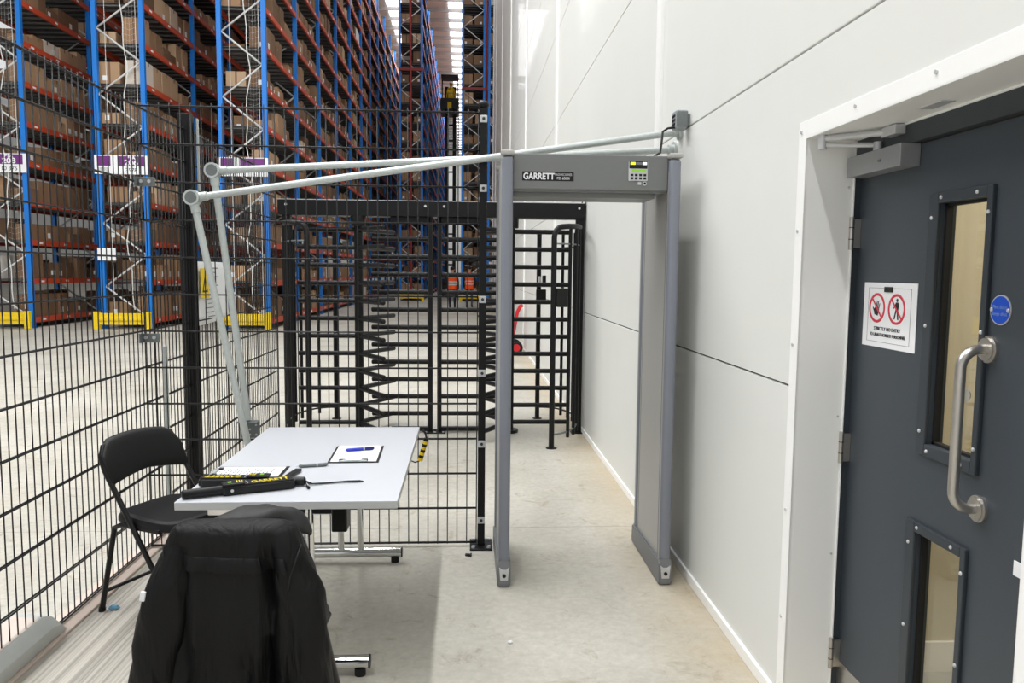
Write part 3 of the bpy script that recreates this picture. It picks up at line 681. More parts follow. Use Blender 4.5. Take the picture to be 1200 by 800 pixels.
b = MB(); b.bx(0.81, 0.845, 8.22, 8.30, 1.44, 1.56, 0, 0.004); b.bx(0.765, 0.79, 8.22, 8.30, 1.44, 1.55, 1, 0.004); b.build('reader_bracket', [M_blk, M_silver], tn)

# ------------------------------------------------------------------ table and what lies on it
TX0, TX1, TY0, TY1, TZ = -1.070, -0.255, 2.840, 4.215, 0.742
tb_ = thing('folding_table', 'white rectangular folding table with chrome T-shaped feet', 'table', ((TX0+TX1)/2, (TY0+TY1)/2, 0))
b = MB(); b.bx(TX0, TX1, TY0, TY1, TZ-0.004, TZ, 0, 0.0015); b.bx(TX0, TX1, TY0, TY1, TZ-0.030, TZ-0.004, 1, 0.002); b.build('tabletop', [M_tab, M_tabe], tb_)
for (yf, xr, d) in ((4.16, -0.352, -1), (2.965, -0.380, 1)):
    xl = TX0+0.08
    b = MB(); b.tube([(xl, yf, 0.055), (xr, yf, 0.055)], 0.026, 14)
    ft = b.build('foot_bar', M_chrome, tb_)
    for xx in (xl+0.03, xr-0.035):
        b = MB(); b.cyl((xx, yf, 0.0), (xx, yf, 0.03), 0.022, 14); b.build('foot_pad', M_rubber, ft)
    b = MB(); b.cyl((xr-0.001, yf, 0.055), (xr+0.006, yf, 0.055), 0.027, 14); b.build('end_cap', M_blk, ft)
    if d == -1: ux = (-0.575, -0.680)
    else: ux = (-0.605, -0.80)
    for xx in ux:
        b = MB(); b.tube([(xx, yf, 0.06), (xx, yf, TZ-0.03)], 0.017, 12); b.build('upright', M_chrome, tb_)
b = MB(); b.bx(-0.516, -0.456, 2.93, 3.02, 0.592, TZ-0.03, 0, 0.006); b.build('hinge_block', M_blk, tb_)
b = MB(); b.bx(-0.99, -0.50, 2.955, 2.985, 0.655, 0.690, 0, 0.004); b.build('rail', M_chrome, tb_)
b = MB(); b.tube([(-0.70, 2.965, 0.30), (-0.625, 2.965, 0.60)], 0.012, 8); b.build('brace_strut', M_chrome, tb_)
b = MB()
for xx in (-0.99, -0.33): b.bx(xx-0.015, xx+0.015, TY0+0.1, TY1-0.1, TZ-0.055, TZ-0.03, 0, 0.002)
b.build('under_frame', M_tube, tb_)

def wand(loc, rz, lab):
    t = thing('hand_wand_detector', lab, 'handheld metal detector', loc, rz)
    b = MB()
    rings = []
    for (x, ry, rz_) in ((-0.205, 0.012, 0.012), (-0.20, 0.017, 0.017), (-0.12, 0.0175, 0.0175), (-0.055, 0.019, 0.0185)):
        rings.append([Vector((x, ry*cos(2*pi*k/16), 0.0195+rz_*sin(2*pi*k/16))) for k in range(16)])
    b.loft(rings, 0); b.build('handle', M_blk, t, local=True)
    b = MB()
    t2 = bmesh.new(); tt = MB(); tt.bm.free(); tt.bm = t2
    tt.prism([(-0.065, -0.030), (0.195, -0.038), (0.208, -0.028), (0.208, 0.028), (0.195, 0.038), (-0.065, 0.030)], (0, 0, 0.0), (1, 0, 0), (0, 1, 0), (0, 0, 1), 0.039)
    bmesh.ops.bevel(t2, geom=list(t2.edges), offset=0.008, segments=3, affect='EDGES'); b.merge(t2, 0)
    pd = b.build('paddle', M_blk, t, local=True)
    b = MB(); b.box((-0.022, 0, 0.041), (0.082, 0.052, 0.010), 0, 0.004); cpn = b.build('switch_panel', M_blk, pd, local=True)
    b = MB(); b.box((-0.035, 0, 0.047), (0.014, 0.014, 0.003), 0, 0.001); b.build('indicator', M_lcd, cpn.parent, local=True)
    b = MB()
    for k in range(3): b.box((-0.008+0.009*k, 0.0, 0.0468), (0.004, 0.03-0.006*k, 0.002))
    b.build('level_bars', M_yel, pd, local=True)
    b = MB(); b.tube([(0.026, -0.022, 0.040), (0.030, -0.01, 0.040), (0.031, 0, 0.040), (0.030, 0.01, 0.040), (0.026, 0.022, 0.040)], 0.0016, 6); b.build('trim_arc', M_silver, pd, local=True)
    text('lettering', 'GARRETT', 0.042, (0.115, 0.0, 0.0392), (1, 0, 0), (0, 1, 0), M_yel, pd, local=True, bold=0.0012, sx=0.78)
    b = MB(); b.cyl((-0.03, -0.0285, 0.02), (-0.03, -0.033, 0.02), 0.006, 10); b.build('screw', M_silver, pd, local=True)
    return t
w1 = wand((-0.868, 2.958, TZ), math.atan2(0.167, 0.37), 'black hand wand detector with yellow lettering at front edge of table')
w2 = wand((-0.842, 3.058, TZ), pi-0.02, 'black hand wand detector lying upside-down behind the other wand, strap on handle')
b = MB()
pts = [(-0.205, 0, 0.02), (-0.23, -0.01, 0.006), (-0.29, -0.03, 0.004), (-0.36, -0.055, 0.004), (-0.41, -0.06, 0.004), (-0.425, -0.05, 0.004), (-0.40, -0.042, 0.004), (-0.34, -0.035, 0.005), (-0.28, -0.02, 0.005), (-0.22, 0.004, 0.008), (-0.205, 0, 0.02)]
b.tube(pts, 0.0028, 6); b.build('wrist_strap', M_blk, w2, local=True)
b = MB(); b.tube([(-0.205, 0, 0.015), (-0.215, 0.02, 0.006), (-0.225, 0.045, 0.006)], 0.0025, 6); b.tube([(-0.218, 0.032, 0.006), (-0.230, 0.052, 0.006)], 0.0055, 8); b.build('cord_stopper', M_blk, w2, local=True)
b = MB(); b.box((-0.728, 3.175, TZ+0.008), (0.03, 0.20, 0.012), 0, 0.003, rot=Matrix.Rotation(-0.17, 3, 'Z')); tag(b.build('strap', M_blk), 'flat black strap on the table behind the wands', 'strap')

def clipboard(name, lab, c, wdt, hgt, rz, lines, clipside):
    t = thing(name, lab, 'clipboard', (c[0], c[1], TZ), rz)
    b = MB(); b.box((0, 0, 0.002), (wdt, hgt, 0.003), 0, 0.001); b.build('board', M_blk, t, local=True)
    b = MB(); b.box((0, 0.006, 0.0042), (wdt-0.022, hgt-0.014, 0.0012)); sh = b.build('paper', M_white, t, local=True)
    b = MB()
    random.seed(3+int(100*wdt))
    for k in range(lines):
        y = hgt/2-0.03-(hgt-0.07)*k/lines
        x = -wdt/2+0.03
        while x < wdt/2-0.05:
            l = random.uniform(0.006, 0.022); b.box((x+l/2, y, 0.0050), (l, 0.0042, 0.0006)); x += l+random.uniform(0.004, 0.02)
    b.build('print_lines', M_ink, sh, local=True, sharp=0)
    b = MB(); y = clipside*(hgt/2-0.012)
    b.box((0, y, 0.0075), (wdt*0.55, 0.018, 0.006), 0, 0.002); b.tube([(-0.045, y, 0.011), (-0.02, y+clipside*0.008, 0.012), (0.02, y+clipside*0.008, 0.012), (0.045, y, 0.011)], 0.0025, 6)
    b.build('clip', M_galv, t, local=True)
    for xx in (-0.05, 0.05):
        b = MB(); b.box((xx, y-clipside*0.012, 0.008), (0.028, 0.018, 0.008), 0, 0.002); b.build('clip_pad', M_blk, t, local=True)
    return t
clipboard('clipboard', 'black clipboard holding blank white sheet under the blue pen', (-0.508, 3.578), 0.226, 0.325, 0.03, 2, -1)
clipboard('clipboard', 'clipboard with printed white sheets behind the wands at table edge', (-0.915, 3.245), 0.215, 0.30, pi/2, 15, 1)
def pen(lab, a, c, mbody, mend):
    a = Vector(a); c = Vector(c); t = thing('pen', lab, 'pen', a.lerp(c, 0.5)); d = (c-a)
    b = MB(); b.tube([a+d*0.08, a+d*0.12, a+d*0.62], [0.004, 0.0078, 0.0078], 10); b.build('barrel', mbody, t)
    b = MB(); b.tube([a+d*0.66, a+d*0.92, a+d*0.96], [0.0080, 0.0080, 0.004], 10); b.build('grip', mend, t)
    b = MB(); b.tube([a, a+d*0.08], [0.001, 0.003], 8); b.tube([a+d*0.96, c], [0.003, 0.002], 8); b.tube([a+d*0.62, a+d*0.66], 0.0074, 10); b.build('tip', M_silver, t)
pen('blue ballpoint pen lying on the white clipboard sheet', (-0.575, 3.612, TZ+0.0128), (-0.432, 3.655, TZ+0.0128), M_blue, mat('dark_blue_plastic', C(18, 26, 110), 0.4))
pen('grey pen lying on the table next to the clipboard corner', (-0.735, 3.333, TZ+0.0082), (-0.600, 3.366, TZ+0.0082), M_galvd, M_galvd)

# ------------------------------------------------------------------ folding chairs
def chair(loc, rz, lab):
    t = thing('folding_chair', lab, 'chair', loc, rz, 'black folding chairs')
    # local: forward = +y
    def side(s):
        x = s*0.215
        b = MB(); b.tube([(x, 0.27, 0.0), (x, 0.22, 0.10), (x, -0.06, 0.52), (x, -0.17, 0.68), (x*0.98, -0.20, 0.745)], 0.0125, 10)
        b.cyl((x, 0.27, 0.0), (x, 0.262, 0.018), 0.016, 10); b.build('leg', M_tube, t, local=True)
        b = MB(); x2 = s*0.195
        b.tube([(x2, -0.25, 0.0), (x2, -0.235, 0.06), (x2, -0.165, 0.34), (x2, -0.145, 0.415), (x2, -0.10, 0.435), (x2, 0.14, 0.435)], 0.0125, 10)
        b.cyl((x2, -0.25, 0.0), (x2, -0.246, 0.018), 0.016, 10); b.build('leg', M_tube, t, local=True)
    side(1); side(-1)
    b = MB(); b.tube([(-0.195, -0.225, 0.10), (0.195, -0.225, 0.10)], 0.009, 8); b.build('stretcher', M_tube, t, local=True)
    b = MB(); b.tube([(-0.215, 0.20, 0.13), (0.215, 0.20, 0.13)], 0.009, 8); b.build('stretcher', M_tube, t, local=True)
    b = MB(); b.tube([(-0.211, -0.195, 0.74), (-0.19, -0.207, 0.785), (-0.14, -0.212, 0.797), (0, -0.216, 0.80), (0.14, -0.212, 0.797), (0.19, -0.207, 0.785), (0.211, -0.195, 0.74)], 0.0125, 10); b.build('back_frame', M_tube, t, local=True)
    # backrest pad, gently curved
    b = MB(); rings = []
    N_ = 14
    for i in range(N_+1):
        u = -1+2*i/N_; x = 0.218*u; e = max(0.0, (abs(u)-0.72)/0.28)
        zt = 0.828-0.026*u*u-0.055*e**2; zb = 0.636+0.012*(1-u*u)-0.02*abs(u)+0.0*e
        yb = -0.205-0.018*(1-u*u); th = 0.026*(1-0.35*e)
        lean = lambda z: yb+(0.80-z)*0.42
        ring = []
        for k in range(16):
            a = 2*pi*k/16; zz = (zt+zb)/2+(zt-zb)/2*math.copysign(abs(sin(a))**0.55, sin(a)); yy = lean(zz)+th*math.copysign(abs(cos(a))**0.6, cos(a))
            ring.append(Vector((x, yy, zz)))
        rings.append(ring)
    b.loft(rings, 0); b.build('backrest', M_cush, t, local=True)
    # seat pad
    b = MB(); rings = []
    for (dz, k) in ((0.432, 0.93), (0.440, 1.0), (0.458, 1.0), (0.474, 0.96), (0.480, 0.86)):
        ring = []
        for i in range(36):
            a = 2*pi*i/36; cx, cy = cos(a), sin(a)
            sx = math.copysign(abs(cx)**0.45, cx); sy = math.copysign(abs(cy)**0.45, cy)
            wd = 0.198 if sy < 0 else 0.205
            ring.append(Vector((sx*wd*k, 0.02+sy*0.20*k, dz-0.006*sy)))
        rings.append(ring)
    b.loft(rings, 0); b.build('seat', M_cush, t, local=True)
    return t
c1 = chair((-1.385, 3.650, 0), math.atan2(-0.45, 0.89)-pi/2, 'black padded folding chair beside the mesh fence, facing the table')
JX, JY = -0.664, 2.425
c2 = copy_tree(c1, (JX, JY, 0), -0.03, 'black folding chair under the black jacket at the table front', 'black folding chairs')

# ------------------------------------------------------------------ jacket over the near chair
jk = thing('jacket', 'black jacket draped over the back of the nearest folding chair', 'jacket', (JX, 2.2, 0.25))
jz = [(0.880, 0.130, 0.016), (0.876, 0.152, 0.034), (0.862, 0.172, 0.052), (0.835, 0.186, 0.064), (0.79, 0.202, 0.074), (0.73, 0.224, 0.082), (0.66, 0.236, 0.089), (0.58, 0.247, 0.095), (0.50, 0.257, 0.101), (0.42, 0.266, 0.106), (0.34, 0.274, 0.111), (0.26, 0.280, 0.114)]
def jsurf(th, z, off=0.0):
    for (z1, a1, b1), (z0, a0, b0) in zip(jz, jz[1:]):
        if z >= z0: break
    t = min(1, max(0, (z1-z)/(z1-z0))); a = a1+(a0-a1)*t; bb = b1+(b0-b1)*t
    cx, sy = cos(th), sin(th); e = 0.62
    x = math.copysign(abs(cx)**e, cx)*a; y = math.copysign(abs(sy)**e, sy)*bb
    dp = max(0.0, (0.80-z)/0.5); dp = min(dp, 1)
    fold = 1.5*(0.013*sin(17*x/0.28*1.0+1.4+2.2*z)+0.010*sin(31*x/0.28+0.5-3*z)+0.007*sin(9*z+11*x))*dp + 0.004*sin(24*z+9*x)
    y += fold*(-1 if sy < 0 else 1)*min(1, abs(sy)*1.6)
    # sharp dark folds hanging from the shoulders
    for xf, wd, dpth in ((-0.140, 0.026, 0.040), (0.108, 0.020, 0.048), (-0.05, 0.04, 0.016), (0.03, 0.03, 0.010)):
        if sy < 0: y += dpth*math.exp(-((x-xf-0.02*(0.8-z))/wd)**2)*min(1, max(0, (0.86-z)/0.1))
    n = Vector((x/a/a, y/bb/bb, 0)); n.normalize()
    return Vector((JX+0.002+x-0.02*(0.85-z)*0+n.x*off, 2.205+0.02*(0.85-z)+y+n.y*off, z))
b = MB(); NT = 96
zz = [0.880, 0.877, 0.871, 0.862, 0.85] + [0.83-0.0199*k for k in range(30)]
b.loft([[jsurf(2*pi*k/NT, z) for k in range(NT)] for z in zz], 0, True, False)
R0 = [jsurf(2*pi*k/NT, 0.880) for k in range(NT)]
b.loft([R0, [Vector((JX+(p.x-JX)*0.5, 2.205+(p.y-2.205)*0.4, 0.884)) for p in R0]], 0, True, True)
jb = b.build('body', M_coat, jk, sharp=80)
# yoke flap across the back
b = MB(); ths = [pi+0.95+(pi-1.85)*k/40 for k in range(41)]
rows = []
for zt_, of in ((0.800, 0.000), (0.796, 0.004), (0.780, 0.007), (0.764, 0.012), (0.759, 0.011), (0.761, 0.000)):
    rows.append([jsurf(t_, zt_-0.012*(k/40), of) for k, t_ in enumerate(ths)])
b.loft(rows, 0, False, False); b.build('yoke_flap', M_coat, jb, sharp=60)
# sleeves
for s in (-1, 1):
    b = MB(); rings = []
    for i in range(22):
        u = i/21; z = 0.838-0.60*u
        xc = JX + s*(0.152+0.090*u**0.8) + (0.0 if s < 0 else 0.010*sin(6*u)); yc = 2.165-0.012*u+0.03*(1-u)**3
        ra = (0.030+0.045*min(1, u*4))*(1-0.18*u); rb = (0.026+0.026*min(1, u*4))*(1-0.05*u)
        ring = []
        for k in range(28):
            a = 2*pi*k/28; w_ = 1+0.05*sin(3*a+9*u+s)+0.05*sin(5*a-22*u)+0.018*sin(40*u+2*a)
            ring.append(Vector((xc+ra*cos(a)*w_, yc+rb*sin(a)*w_, z+0.018*cos(a)*s*(1-u)*-1)))
        rings.append(ring)
    b.loft(rings, 0); sl = b.build('sleeve', M_coat, jk, sharp=80)
    if s < 0:
        b = MB(); b.box((JX-0.222, 2.108, 0.70), (0.014, 0.008, 0.028), 0, 0.002, rot=Matrix.Rotation(0.2, 3, 'Y')); b.build('tag', M_white, sl, label='small white tag')
for s in (-1, 1):
    b = MB(); b.tube([jsurf(t_, z_, 0.002) for t_, z_ in ((pi*1.5+s*0.62, 0.70), (pi*1.5+s*0.70, 0.735), (pi*1.5+s*0.90, 0.77), (pi*1.5+s*1.15, 0.80), (pi*1.5+s*1.4, 0.815))], 0.0025, 6); b.build('armhole_seam', M_lining, jb)
    b = MB(); b.tube([jsurf(pi*1.5+s*(0.62+0.05*(0.7-z_)), z_, 0.002) for z_ in [0.70-0.03*k for k in range(15)]], 0.002, 6); b.build('side_seam', M_coat, jb)
# collar bunched on top
b = MB(); rings = []
for i in range(25):
    u = -1+2*i/24; h = sqrt(max(0.0, 1-abs(u)**2.4)); ring = []
    for k in range(24):
        a = 2*pi*k/24; w_ = 1+0.10*sin(3*a+5*u)+0.06*sin(7*u+2*a)+0.05*sin(13*u-a)
        ring.append(Vector((JX+0.035+0.158*u, 2.305+0.03*sin(2*u)+0.062*cos(a)*w_*(0.25+0.75*h), 0.818+0.036*h+0.036*sin(a)*w_*(0.2+0.8*h)-0.02*u*u)))
    rings.append(ring)
b.loft(rings, 0); b.build('collar', M_lining, jk, sharp=80)

# ------------------------------------------------------------------ floor-level things at the left
kb = thing('kerb_rail', 'grey painted kerb rail with cut end lying along the foot of the fence', 'kerb', (-1.86, 2.3, 0))
b = MB(); rings = []
prof = [(-0.13, 0.012), (0.092, 0.012), (0.10, 0.03), (0.10, 0.075), (0.055, 0.118), (-0.06, 0.132), (-0.13, 0.10)]
for y, k, dz in ((0.6, 1, 0), (3.27, 1, 0), (3.34, 0.95, -0.02), (3.395, 0.86, -0.055)):
    rings.append([Vector((-1.845+p[0]*k, y, max(0.012, p[1]*k+dz))) for p in prof])
b.loft(rings, 0); kbo = b.build('body', M_kerb, kb, sharp=25)
b = MB(); b.prism([(-1.903, 0.1325), (-1.793, 0.1190), (-1.793, 0.1205), (-1.903, 0.1340)], (0, 0.7, 0), (1, 0, 0), (0, 0, 1), (0, 1, 0), 2.55); b.build('worn_top', M_kerbt, kb, sharp=0)
b = MB()
def crn(d): return 1+0.22*sin(9*d.x+4*d.z)+0.18*sin(13*d.y-3*d.x)
b.ell((-1.648, 3.60, 0.010), (0.022, 0.014, 0.011), 0, 18, 10, crn); tag(b.build('wrapper', M_lblue, sharp=20), 'crumpled pale blue wrapper on the floor at the chair foot', 'litter')

b = MB(); b.cyl((-0.0, 4.235, 0.008), (0.028, 4.228, 0.008), 0.008, 10); b.cyl((0.028, 4.228, 0.008), (0.034, 4.2265, 0.008), 0.012, 6); tag(b.build('bolt', M_blk), 'small dark loose bolt on the floor before the fence post foot', 'bolt')
b = MB(); b.ell((0.195, 3.20, 0.006), (0.011, 0.008, 0.006), 0, 12, 8, crn); tag(b.build('paper_scrap', M_white, sharp=20), 'tiny white scrap on the open floor in front of the detector', 'litter')
# ------------------------------------------------------------------ red hand truck by the wall beyond the turnstile
ht = thing('hand_truck', 'red hand truck standing against the white wall beyond the turnstile', 'hand truck', (0.92, 15.2, 0))
b = MB()
for yy in (15.0, 15.4):
    b.tube([(0.88, yy, 0.12), (1.0, yy, 0.80), (1.06, yy, 0.92), (1.09, yy, 0.93)], 0.02, 8)
for f in (0.2, 0.5, 0.8): b.tube([(0.88+0.12*f, 15.0, 0.12+0.68*f), (0.88+0.12*f, 15.4, 0.12+0.68*f)], 0.018, 8)
b.tube([(1.09, 15.0, 0.93), (1.09, 15.4, 0.93)], 0.02, 8); b.build('frame', M_redp, ht)
b = MB(); b.bx(0.60, 0.90, 14.98, 15.42, 0.015, 0.035, 0, 0.004); b.build('toe_plate', M_redp, ht)
for yy in (14.93, 15.47):
    b = MB(); b.tube(arc((0.97, yy, 0.12), 0.10, 0, 2*pi*23/24, 23), 0.028, 10, closed=True); b.cyl((0.97, yy-0.02, 0.12), (0.97, yy+0.02, 0.12), 0.075, 16, 1); b.build('wheel', [M_rubber, M_redp], ht)

# ------------------------------------------------------------------ people
def person(lab, loc, rz, h, top_m, leg_m, vest_m=None, hat_m=None, stride=0.12):
    t = thing('person', lab, 'person', loc, rz)
    k = h/1.75; V = []; E_ = []; Rr = []
    def v(x, y, z, r): V.append((x*k, y*k, z*k)); Rr.append(r*k); return len(V)-1
    def chain(start, pts):
        p = start
        for q in pts: i = v(*q); E_.append((p, i)); p = i
        return p
    pel = v(0, 0, 0.98, 0.135)
    ch = chain(pel, [(0, 0.0, 1.10, 0.130), (0, 0.01, 1.25, 0.150), (0, 0.0, 1.38, 0.145), (0, -0.005, 1.47, 0.075)])
    sh_ = ch-1
    hd_ = chain(ch, [(0, 0.01, 1.53, 0.056), (0, 0.02, 1.60, 0.083), (0, 0.025, 1.68, 0.088), (0, 0.02, 1.735, 0.055)])
    for s in (-1, 1):
        fy = stride*s
        chain(pel, [(0.095*s, 0, 0.90, 0.098), (0.10*s, fy*0.55+0.02, 0.50, 0.062), (0.105*s, fy*0.6+0.0, 0.36, 0.060), (0.105*s, fy-0.02, 0.085, 0.042), (0.108*s, fy+0.02, 0.045, 0.040), (0.118*s, fy+0.15, 0.035, 0.034)])
        wr = chain(sh_, [(0.165*s, 0, 1.40, 0.072), (0.215*s, -0.01-fy*0.2, 1.27, 0.050), (0.245*s, -0.02-fy*0.5, 1.09, 0.040), (0.25*s, 0.05-fy*0.8, 0.86, 0.029)])
        palm = chain(wr, [(0.25*s, 0.065-fy*0.8, 0.79, 0.030)])
        for (ox, oy, l) in ((0.012, 0.022, 0.062), (0.008, 0.008, 0.072), (0.004, -0.006, 0.068), (0.0, -0.02, 0.054)):
            chain(palm, [((0.25+ox)*s, 0.07+oy-fy*0.8, 0.745, 0.009), ((0.245+ox-0.015)*s, 0.085+oy-fy*0.8, 0.745-l, 0.008)])
        chain(palm, [((0.235)*s, 0.10-fy*0.8, 0.785, 0.010), ((0.225)*s, 0.115-fy*0.8, 0.75, 0.009)])
    me = bpy.data.meshes.new('body'); me.from_pydata(V, E_, []); me.update()
    o = bpy.data.objects.new('tmp', me); COL.objects.link(o)
    o.modifiers.new('skin', 'SKIN'); o.data.skin_vertices[0].data[0].use_root = True
    for i, r in enumerate(Rr): o.data.skin_vertices[0].data[i].radius = (r, r*0.82 if i in (0, 1, 2, 3) else r)
    sb = o.modifiers.new('sub', 'SUBSURF'); sb.levels = 2; sb.render_levels = 2
    dg = bpy.context.evaluated_depsgraph_get(); bm_ = bpy.data.meshes.new_from_object(o.evaluated_get(dg)); bpy.data.objects.remove(o)
    bm_.materials.clear()
    for m_ in (top_m, leg_m, M_skin, M_rubber): bm_.materials.append(m_)
    for p in bm_.polygons:
        c = p.center/k; p.use_smooth = True
        if c.z > 1.50 or (abs(c.x) > 0.19 and c.z < 0.84): p.material_index = 2
        elif c.z < 0.09 and abs(c.x) < 0.19: p.material_index = 3
        elif c.z < 0.96 and abs(c.x) < 0.19: p.material_index = 1
        else: p.material_index = 0
    bo = link('body', bm_, t, True)
    # face: nose, brow, eyes, ears, mouth
    b = MB(); b.ell((0, 0.118*k, 1.625*k), (0.013*k, 0.02*k, 0.022*k), 0, 10, 8)
    for s in (-1, 1): b.ell((0.086*s*k, 0.02*k, 1.635*k), (0.012*k, 0.022*k, 0.032*k), 0, 10, 8)
    b.build('nose_and_ears', M_skin, t, local=True)
    b = MB()
    for s in (-1, 1): b.ell((0.032*s*k, 0.100*k, 1.652*k), (0.012*k, 0.008*k, 0.006*k), 0, 8, 6)
    b.ell((0, 0.104*k, 1.585*k), (0.024*k, 0.006*k, 0.005*k), 0, 8, 6); b.build('eyes_and_mouth', M_hair, t, local=True)
    b = MB()
    if hat_m:
        b.ell((0, 0.015*k, 1.70*k), (0.105*k, 0.125*k, 0.095*k), 0, 20, 12, lambda d: 1 if d.z > -0.1 else 0.9); b.ell((0, 0.06*k, 1.69*k), (0.115*k, 0.15*k, 0.012*k), 0, 20, 8); b.build('hard_hat', hat_m, t, local=True)
    else:
        b.ell((0, 0.008*k, 1.69*k), (0.094*k, 0.104*k, 0.085*k), 0, 18, 12, lambda d: 1.0 if d.y < 0.5 or d.z > 0.2 else 0.8); b.build('hair', M_hair, t, local=True)
    if vest_m:
        b = MB(); rings = []
        prof = [(0.80, 0.185, 0.135), (0.90, 0.188, 0.140), (1.0, 0.180, 0.135), (1.10, 0.178, 0.132), (1.22, 0.192, 0.142), (1.34, 0.200, 0.142), (1.42, 0.185, 0.12), (1.475, 0.125, 0.085), (1.49, 0.085, 0.07)]
        n = 28
        for (z, a, c) in prof: rings.append([Vector((a*k*math.copysign(abs(cos(2*pi*i/n))**0.8, cos(2*pi*i/n)), c*k*math.copysign(abs(sin(2*pi*i/n))**0.8, sin(2*pi*i/n)), z*k)) for i in range(n)])
        b.loft(rings, 0, True, False); ve = b.build('hi_vis_vest', vest_m, t, local=True, sharp=80)
        for z, a, c in ((0.98, 0.186, 0.140), (1.10, 0.184, 0.138)):
            b = MB(); b.loft([[Vector((a*k*math.copysign(abs(cos(2*pi*i/n))**0.8, cos(2*pi*i/n)), c*k*math.copysign(abs(sin(2*pi*i/n))**0.8, sin(2*pi*i/n)), (z+dz)*k)) for i in range(n)] for dz in (0, 0.05)], 0, True, False); b.build('reflective_band', M_refl, ve, local=True)
    return t
person('person in orange hi-vis vest and black trousers walking away, nearer centre post of turnstile', (-0.61, 33.2, 0), 0.05, 1.76, M_navy, M_navy, M_hi_o)
person('person in orange hi-vis vest and grey trousers walking away, nearer the fence post', (0.12, 33.9, 0), -0.05, 1.80, M_navy, M_greyc, M_hi_o, stride=0.09)

# ------------------------------------------------------------------ order picker truck in the far aisle
op = thing('order_picker_truck', 'black order picker truck raised high between the far racks', 'truck', (-1.12, 50, 0))
CZ = 11.62
b = MB(); b.bx(-1.62, -0.62, 48.9, 51.4, 0.06, 0.75, 0, 0.06); b.bx(-1.55, -0.69, 49.0, 49.5, 0.75, 1.1, 0, 0.05); b.build('chassis', M_blk, op)
for xx in (-1.5, -0.74):
    for yy in (49.3, 51.0):
        b = MB(); b.cyl((xx-0.06, yy, 0.15), (xx+0.06, yy, 0.15), 0.15, 18); b.build('wheel', M_rubber, op)
b = MB()
for xx in (-1.42, -0.92, -1.32, -0.82): b.bx(xx-0.03, xx+0.09, 51.2, 51.36, 0.7, 13.4, 0, 0.01)
for z in range(1, 14): b.bx(-1.42, -0.74, 51.22, 51.32, z-0.05, z+0.05)
b.build('mast', M_black, op)
b = MB(); b.bx(-1.68, -0.55, 49.7, 51.15, CZ-0.16, CZ, 0, 0.02); b.bx(-1.68, -0.55, 49.68, 49.74, CZ, CZ+0.75, 0, 0.02); b.bx(-1.70, -1.64, 49.7, 51.1, CZ, CZ+0.7, 0, 0.02); b.bx(-0.60, -0.54, 49.7, 51.1, CZ, CZ+0.7, 0, 0.02); b.build('cab', M_blk, op)
b = MB(); b.bx(-1.66, -0.57, 49.72, 51.2, CZ+2.12, CZ+2.2, 0, 0.02)
for xx in (-1.62, -0.61): b.bx(xx-0.035, xx+0.035, 51.0, 51.1, CZ, CZ+2.12)
b.build('overhead_guard', M_black, op)
for xx in (-1.4, -0.9):
    b = MB(); b.bx(xx, xx+0.12, 48.5, 49.72, CZ-0.14, CZ-0.09, 0, 0.01); b.build('fork', M_black, op)
b = MB(); b.bx(-1.25, -1.0, 49.66, 49.68, CZ+0.1, CZ+0.5); b.build('warning_plate', M_guard, op)
person('operator in yellow hi-vis jacket and hard hat in raised truck cab', (-1.05, 50.3, CZ), pi, 1.78, M_hi_y, M_navy, M_hi_y, M_hi_y, 0.0)

# ------------------------------------------------------------------ pallet racking
LV = [0.215+1.005*k for k in range(17)]; BAY = 3.7; PH = 17.4; PW = 0.115
RACKS = [('A', -12.62, -11.27, 20.8, 6, 'blue and orange pallet rack with 208 sign at the left edge', 'rack signed 208'),
         ('B', -9.54, -8.25, 20.8, 7, 'blue and orange pallet rack with 206 sign on its end', 'rack signed 206'),
         ('C', -6.43, -5.19, 20.8, 18, 'longest blue and orange pallet rack, third purple sign half hidden by grey tubes', 'rack behind corner joints'),
         ('D', -3.57, -2.32, 41.4, 13, 'far blue pallet rack with dark red pipe up its end frame', 'far rack with red pipe'),
         ('E', -0.31, 0.93, 41.4, 13, 'far pallet rack right of the raised truck', 'far rack right of truck'),
         ('F', 1.07, 2.30, 41.4, 3, 'far pallet rack partly hidden behind the end of the white wall', 'far rack at wall end')]
def pydata_boxes(L, cols=None):
    V = []; Fc = []; mi = []
    for (x0, x1, y0, y1, z0, z1, m_) in L:
        n = len(V); V += [(x0, y0, z0), (x1, y0, z0), (x1, y1, z0), (x0, y1, z0), (x0, y0, z1), (x1, y0, z1), (x1, y1, z1), (x0, y1, z1)]
        Fc += [(n, n+3, n+2, n+1), (n+4, n+5, n+6, n+7), (n, n+1, n+5, n+4), (n+1, n+2, n+6, n+5), (n+2, n+3, n+7, n+6), (n+3, n, n+4, n+7)]; mi += [m_]*6
    return V, Fc, mi
OCC_V, OCC_F = [], []
def boxes_obj(name, L, mats, parent, label=None, occ=False):
    V, Fc, mi = pydata_boxes(L); me = bpy.data.meshes.new(name); me.from_pydata(V, [], Fc)
    for m_ in (mats if isinstance(mats, (list, tuple)) else [mats]): me.materials.append(m_)
    me.polygons.foreach_set('material_index', mi); me.update()
    if occ:
        n = len(OCC_V); OCC_V.extend(V); OCC_F.extend([tuple(i+n for i in f) for f in Fc])
    return link(name, me, parent, False, label)
CART = []                                   # (rack, bay, level, side, index, tier, box, tone, labels)
rng = random.Random(21)
WORD = ['ground', 'second', 'third', 'fourth', 'fifth', 'sixth', 'seventh', 'eighth', 'ninth', 'tenth', 'eleventh', 'twelfth', 'thirteenth', 'fourteenth', 'fifteenth', 'sixteenth', 'seventeenth']
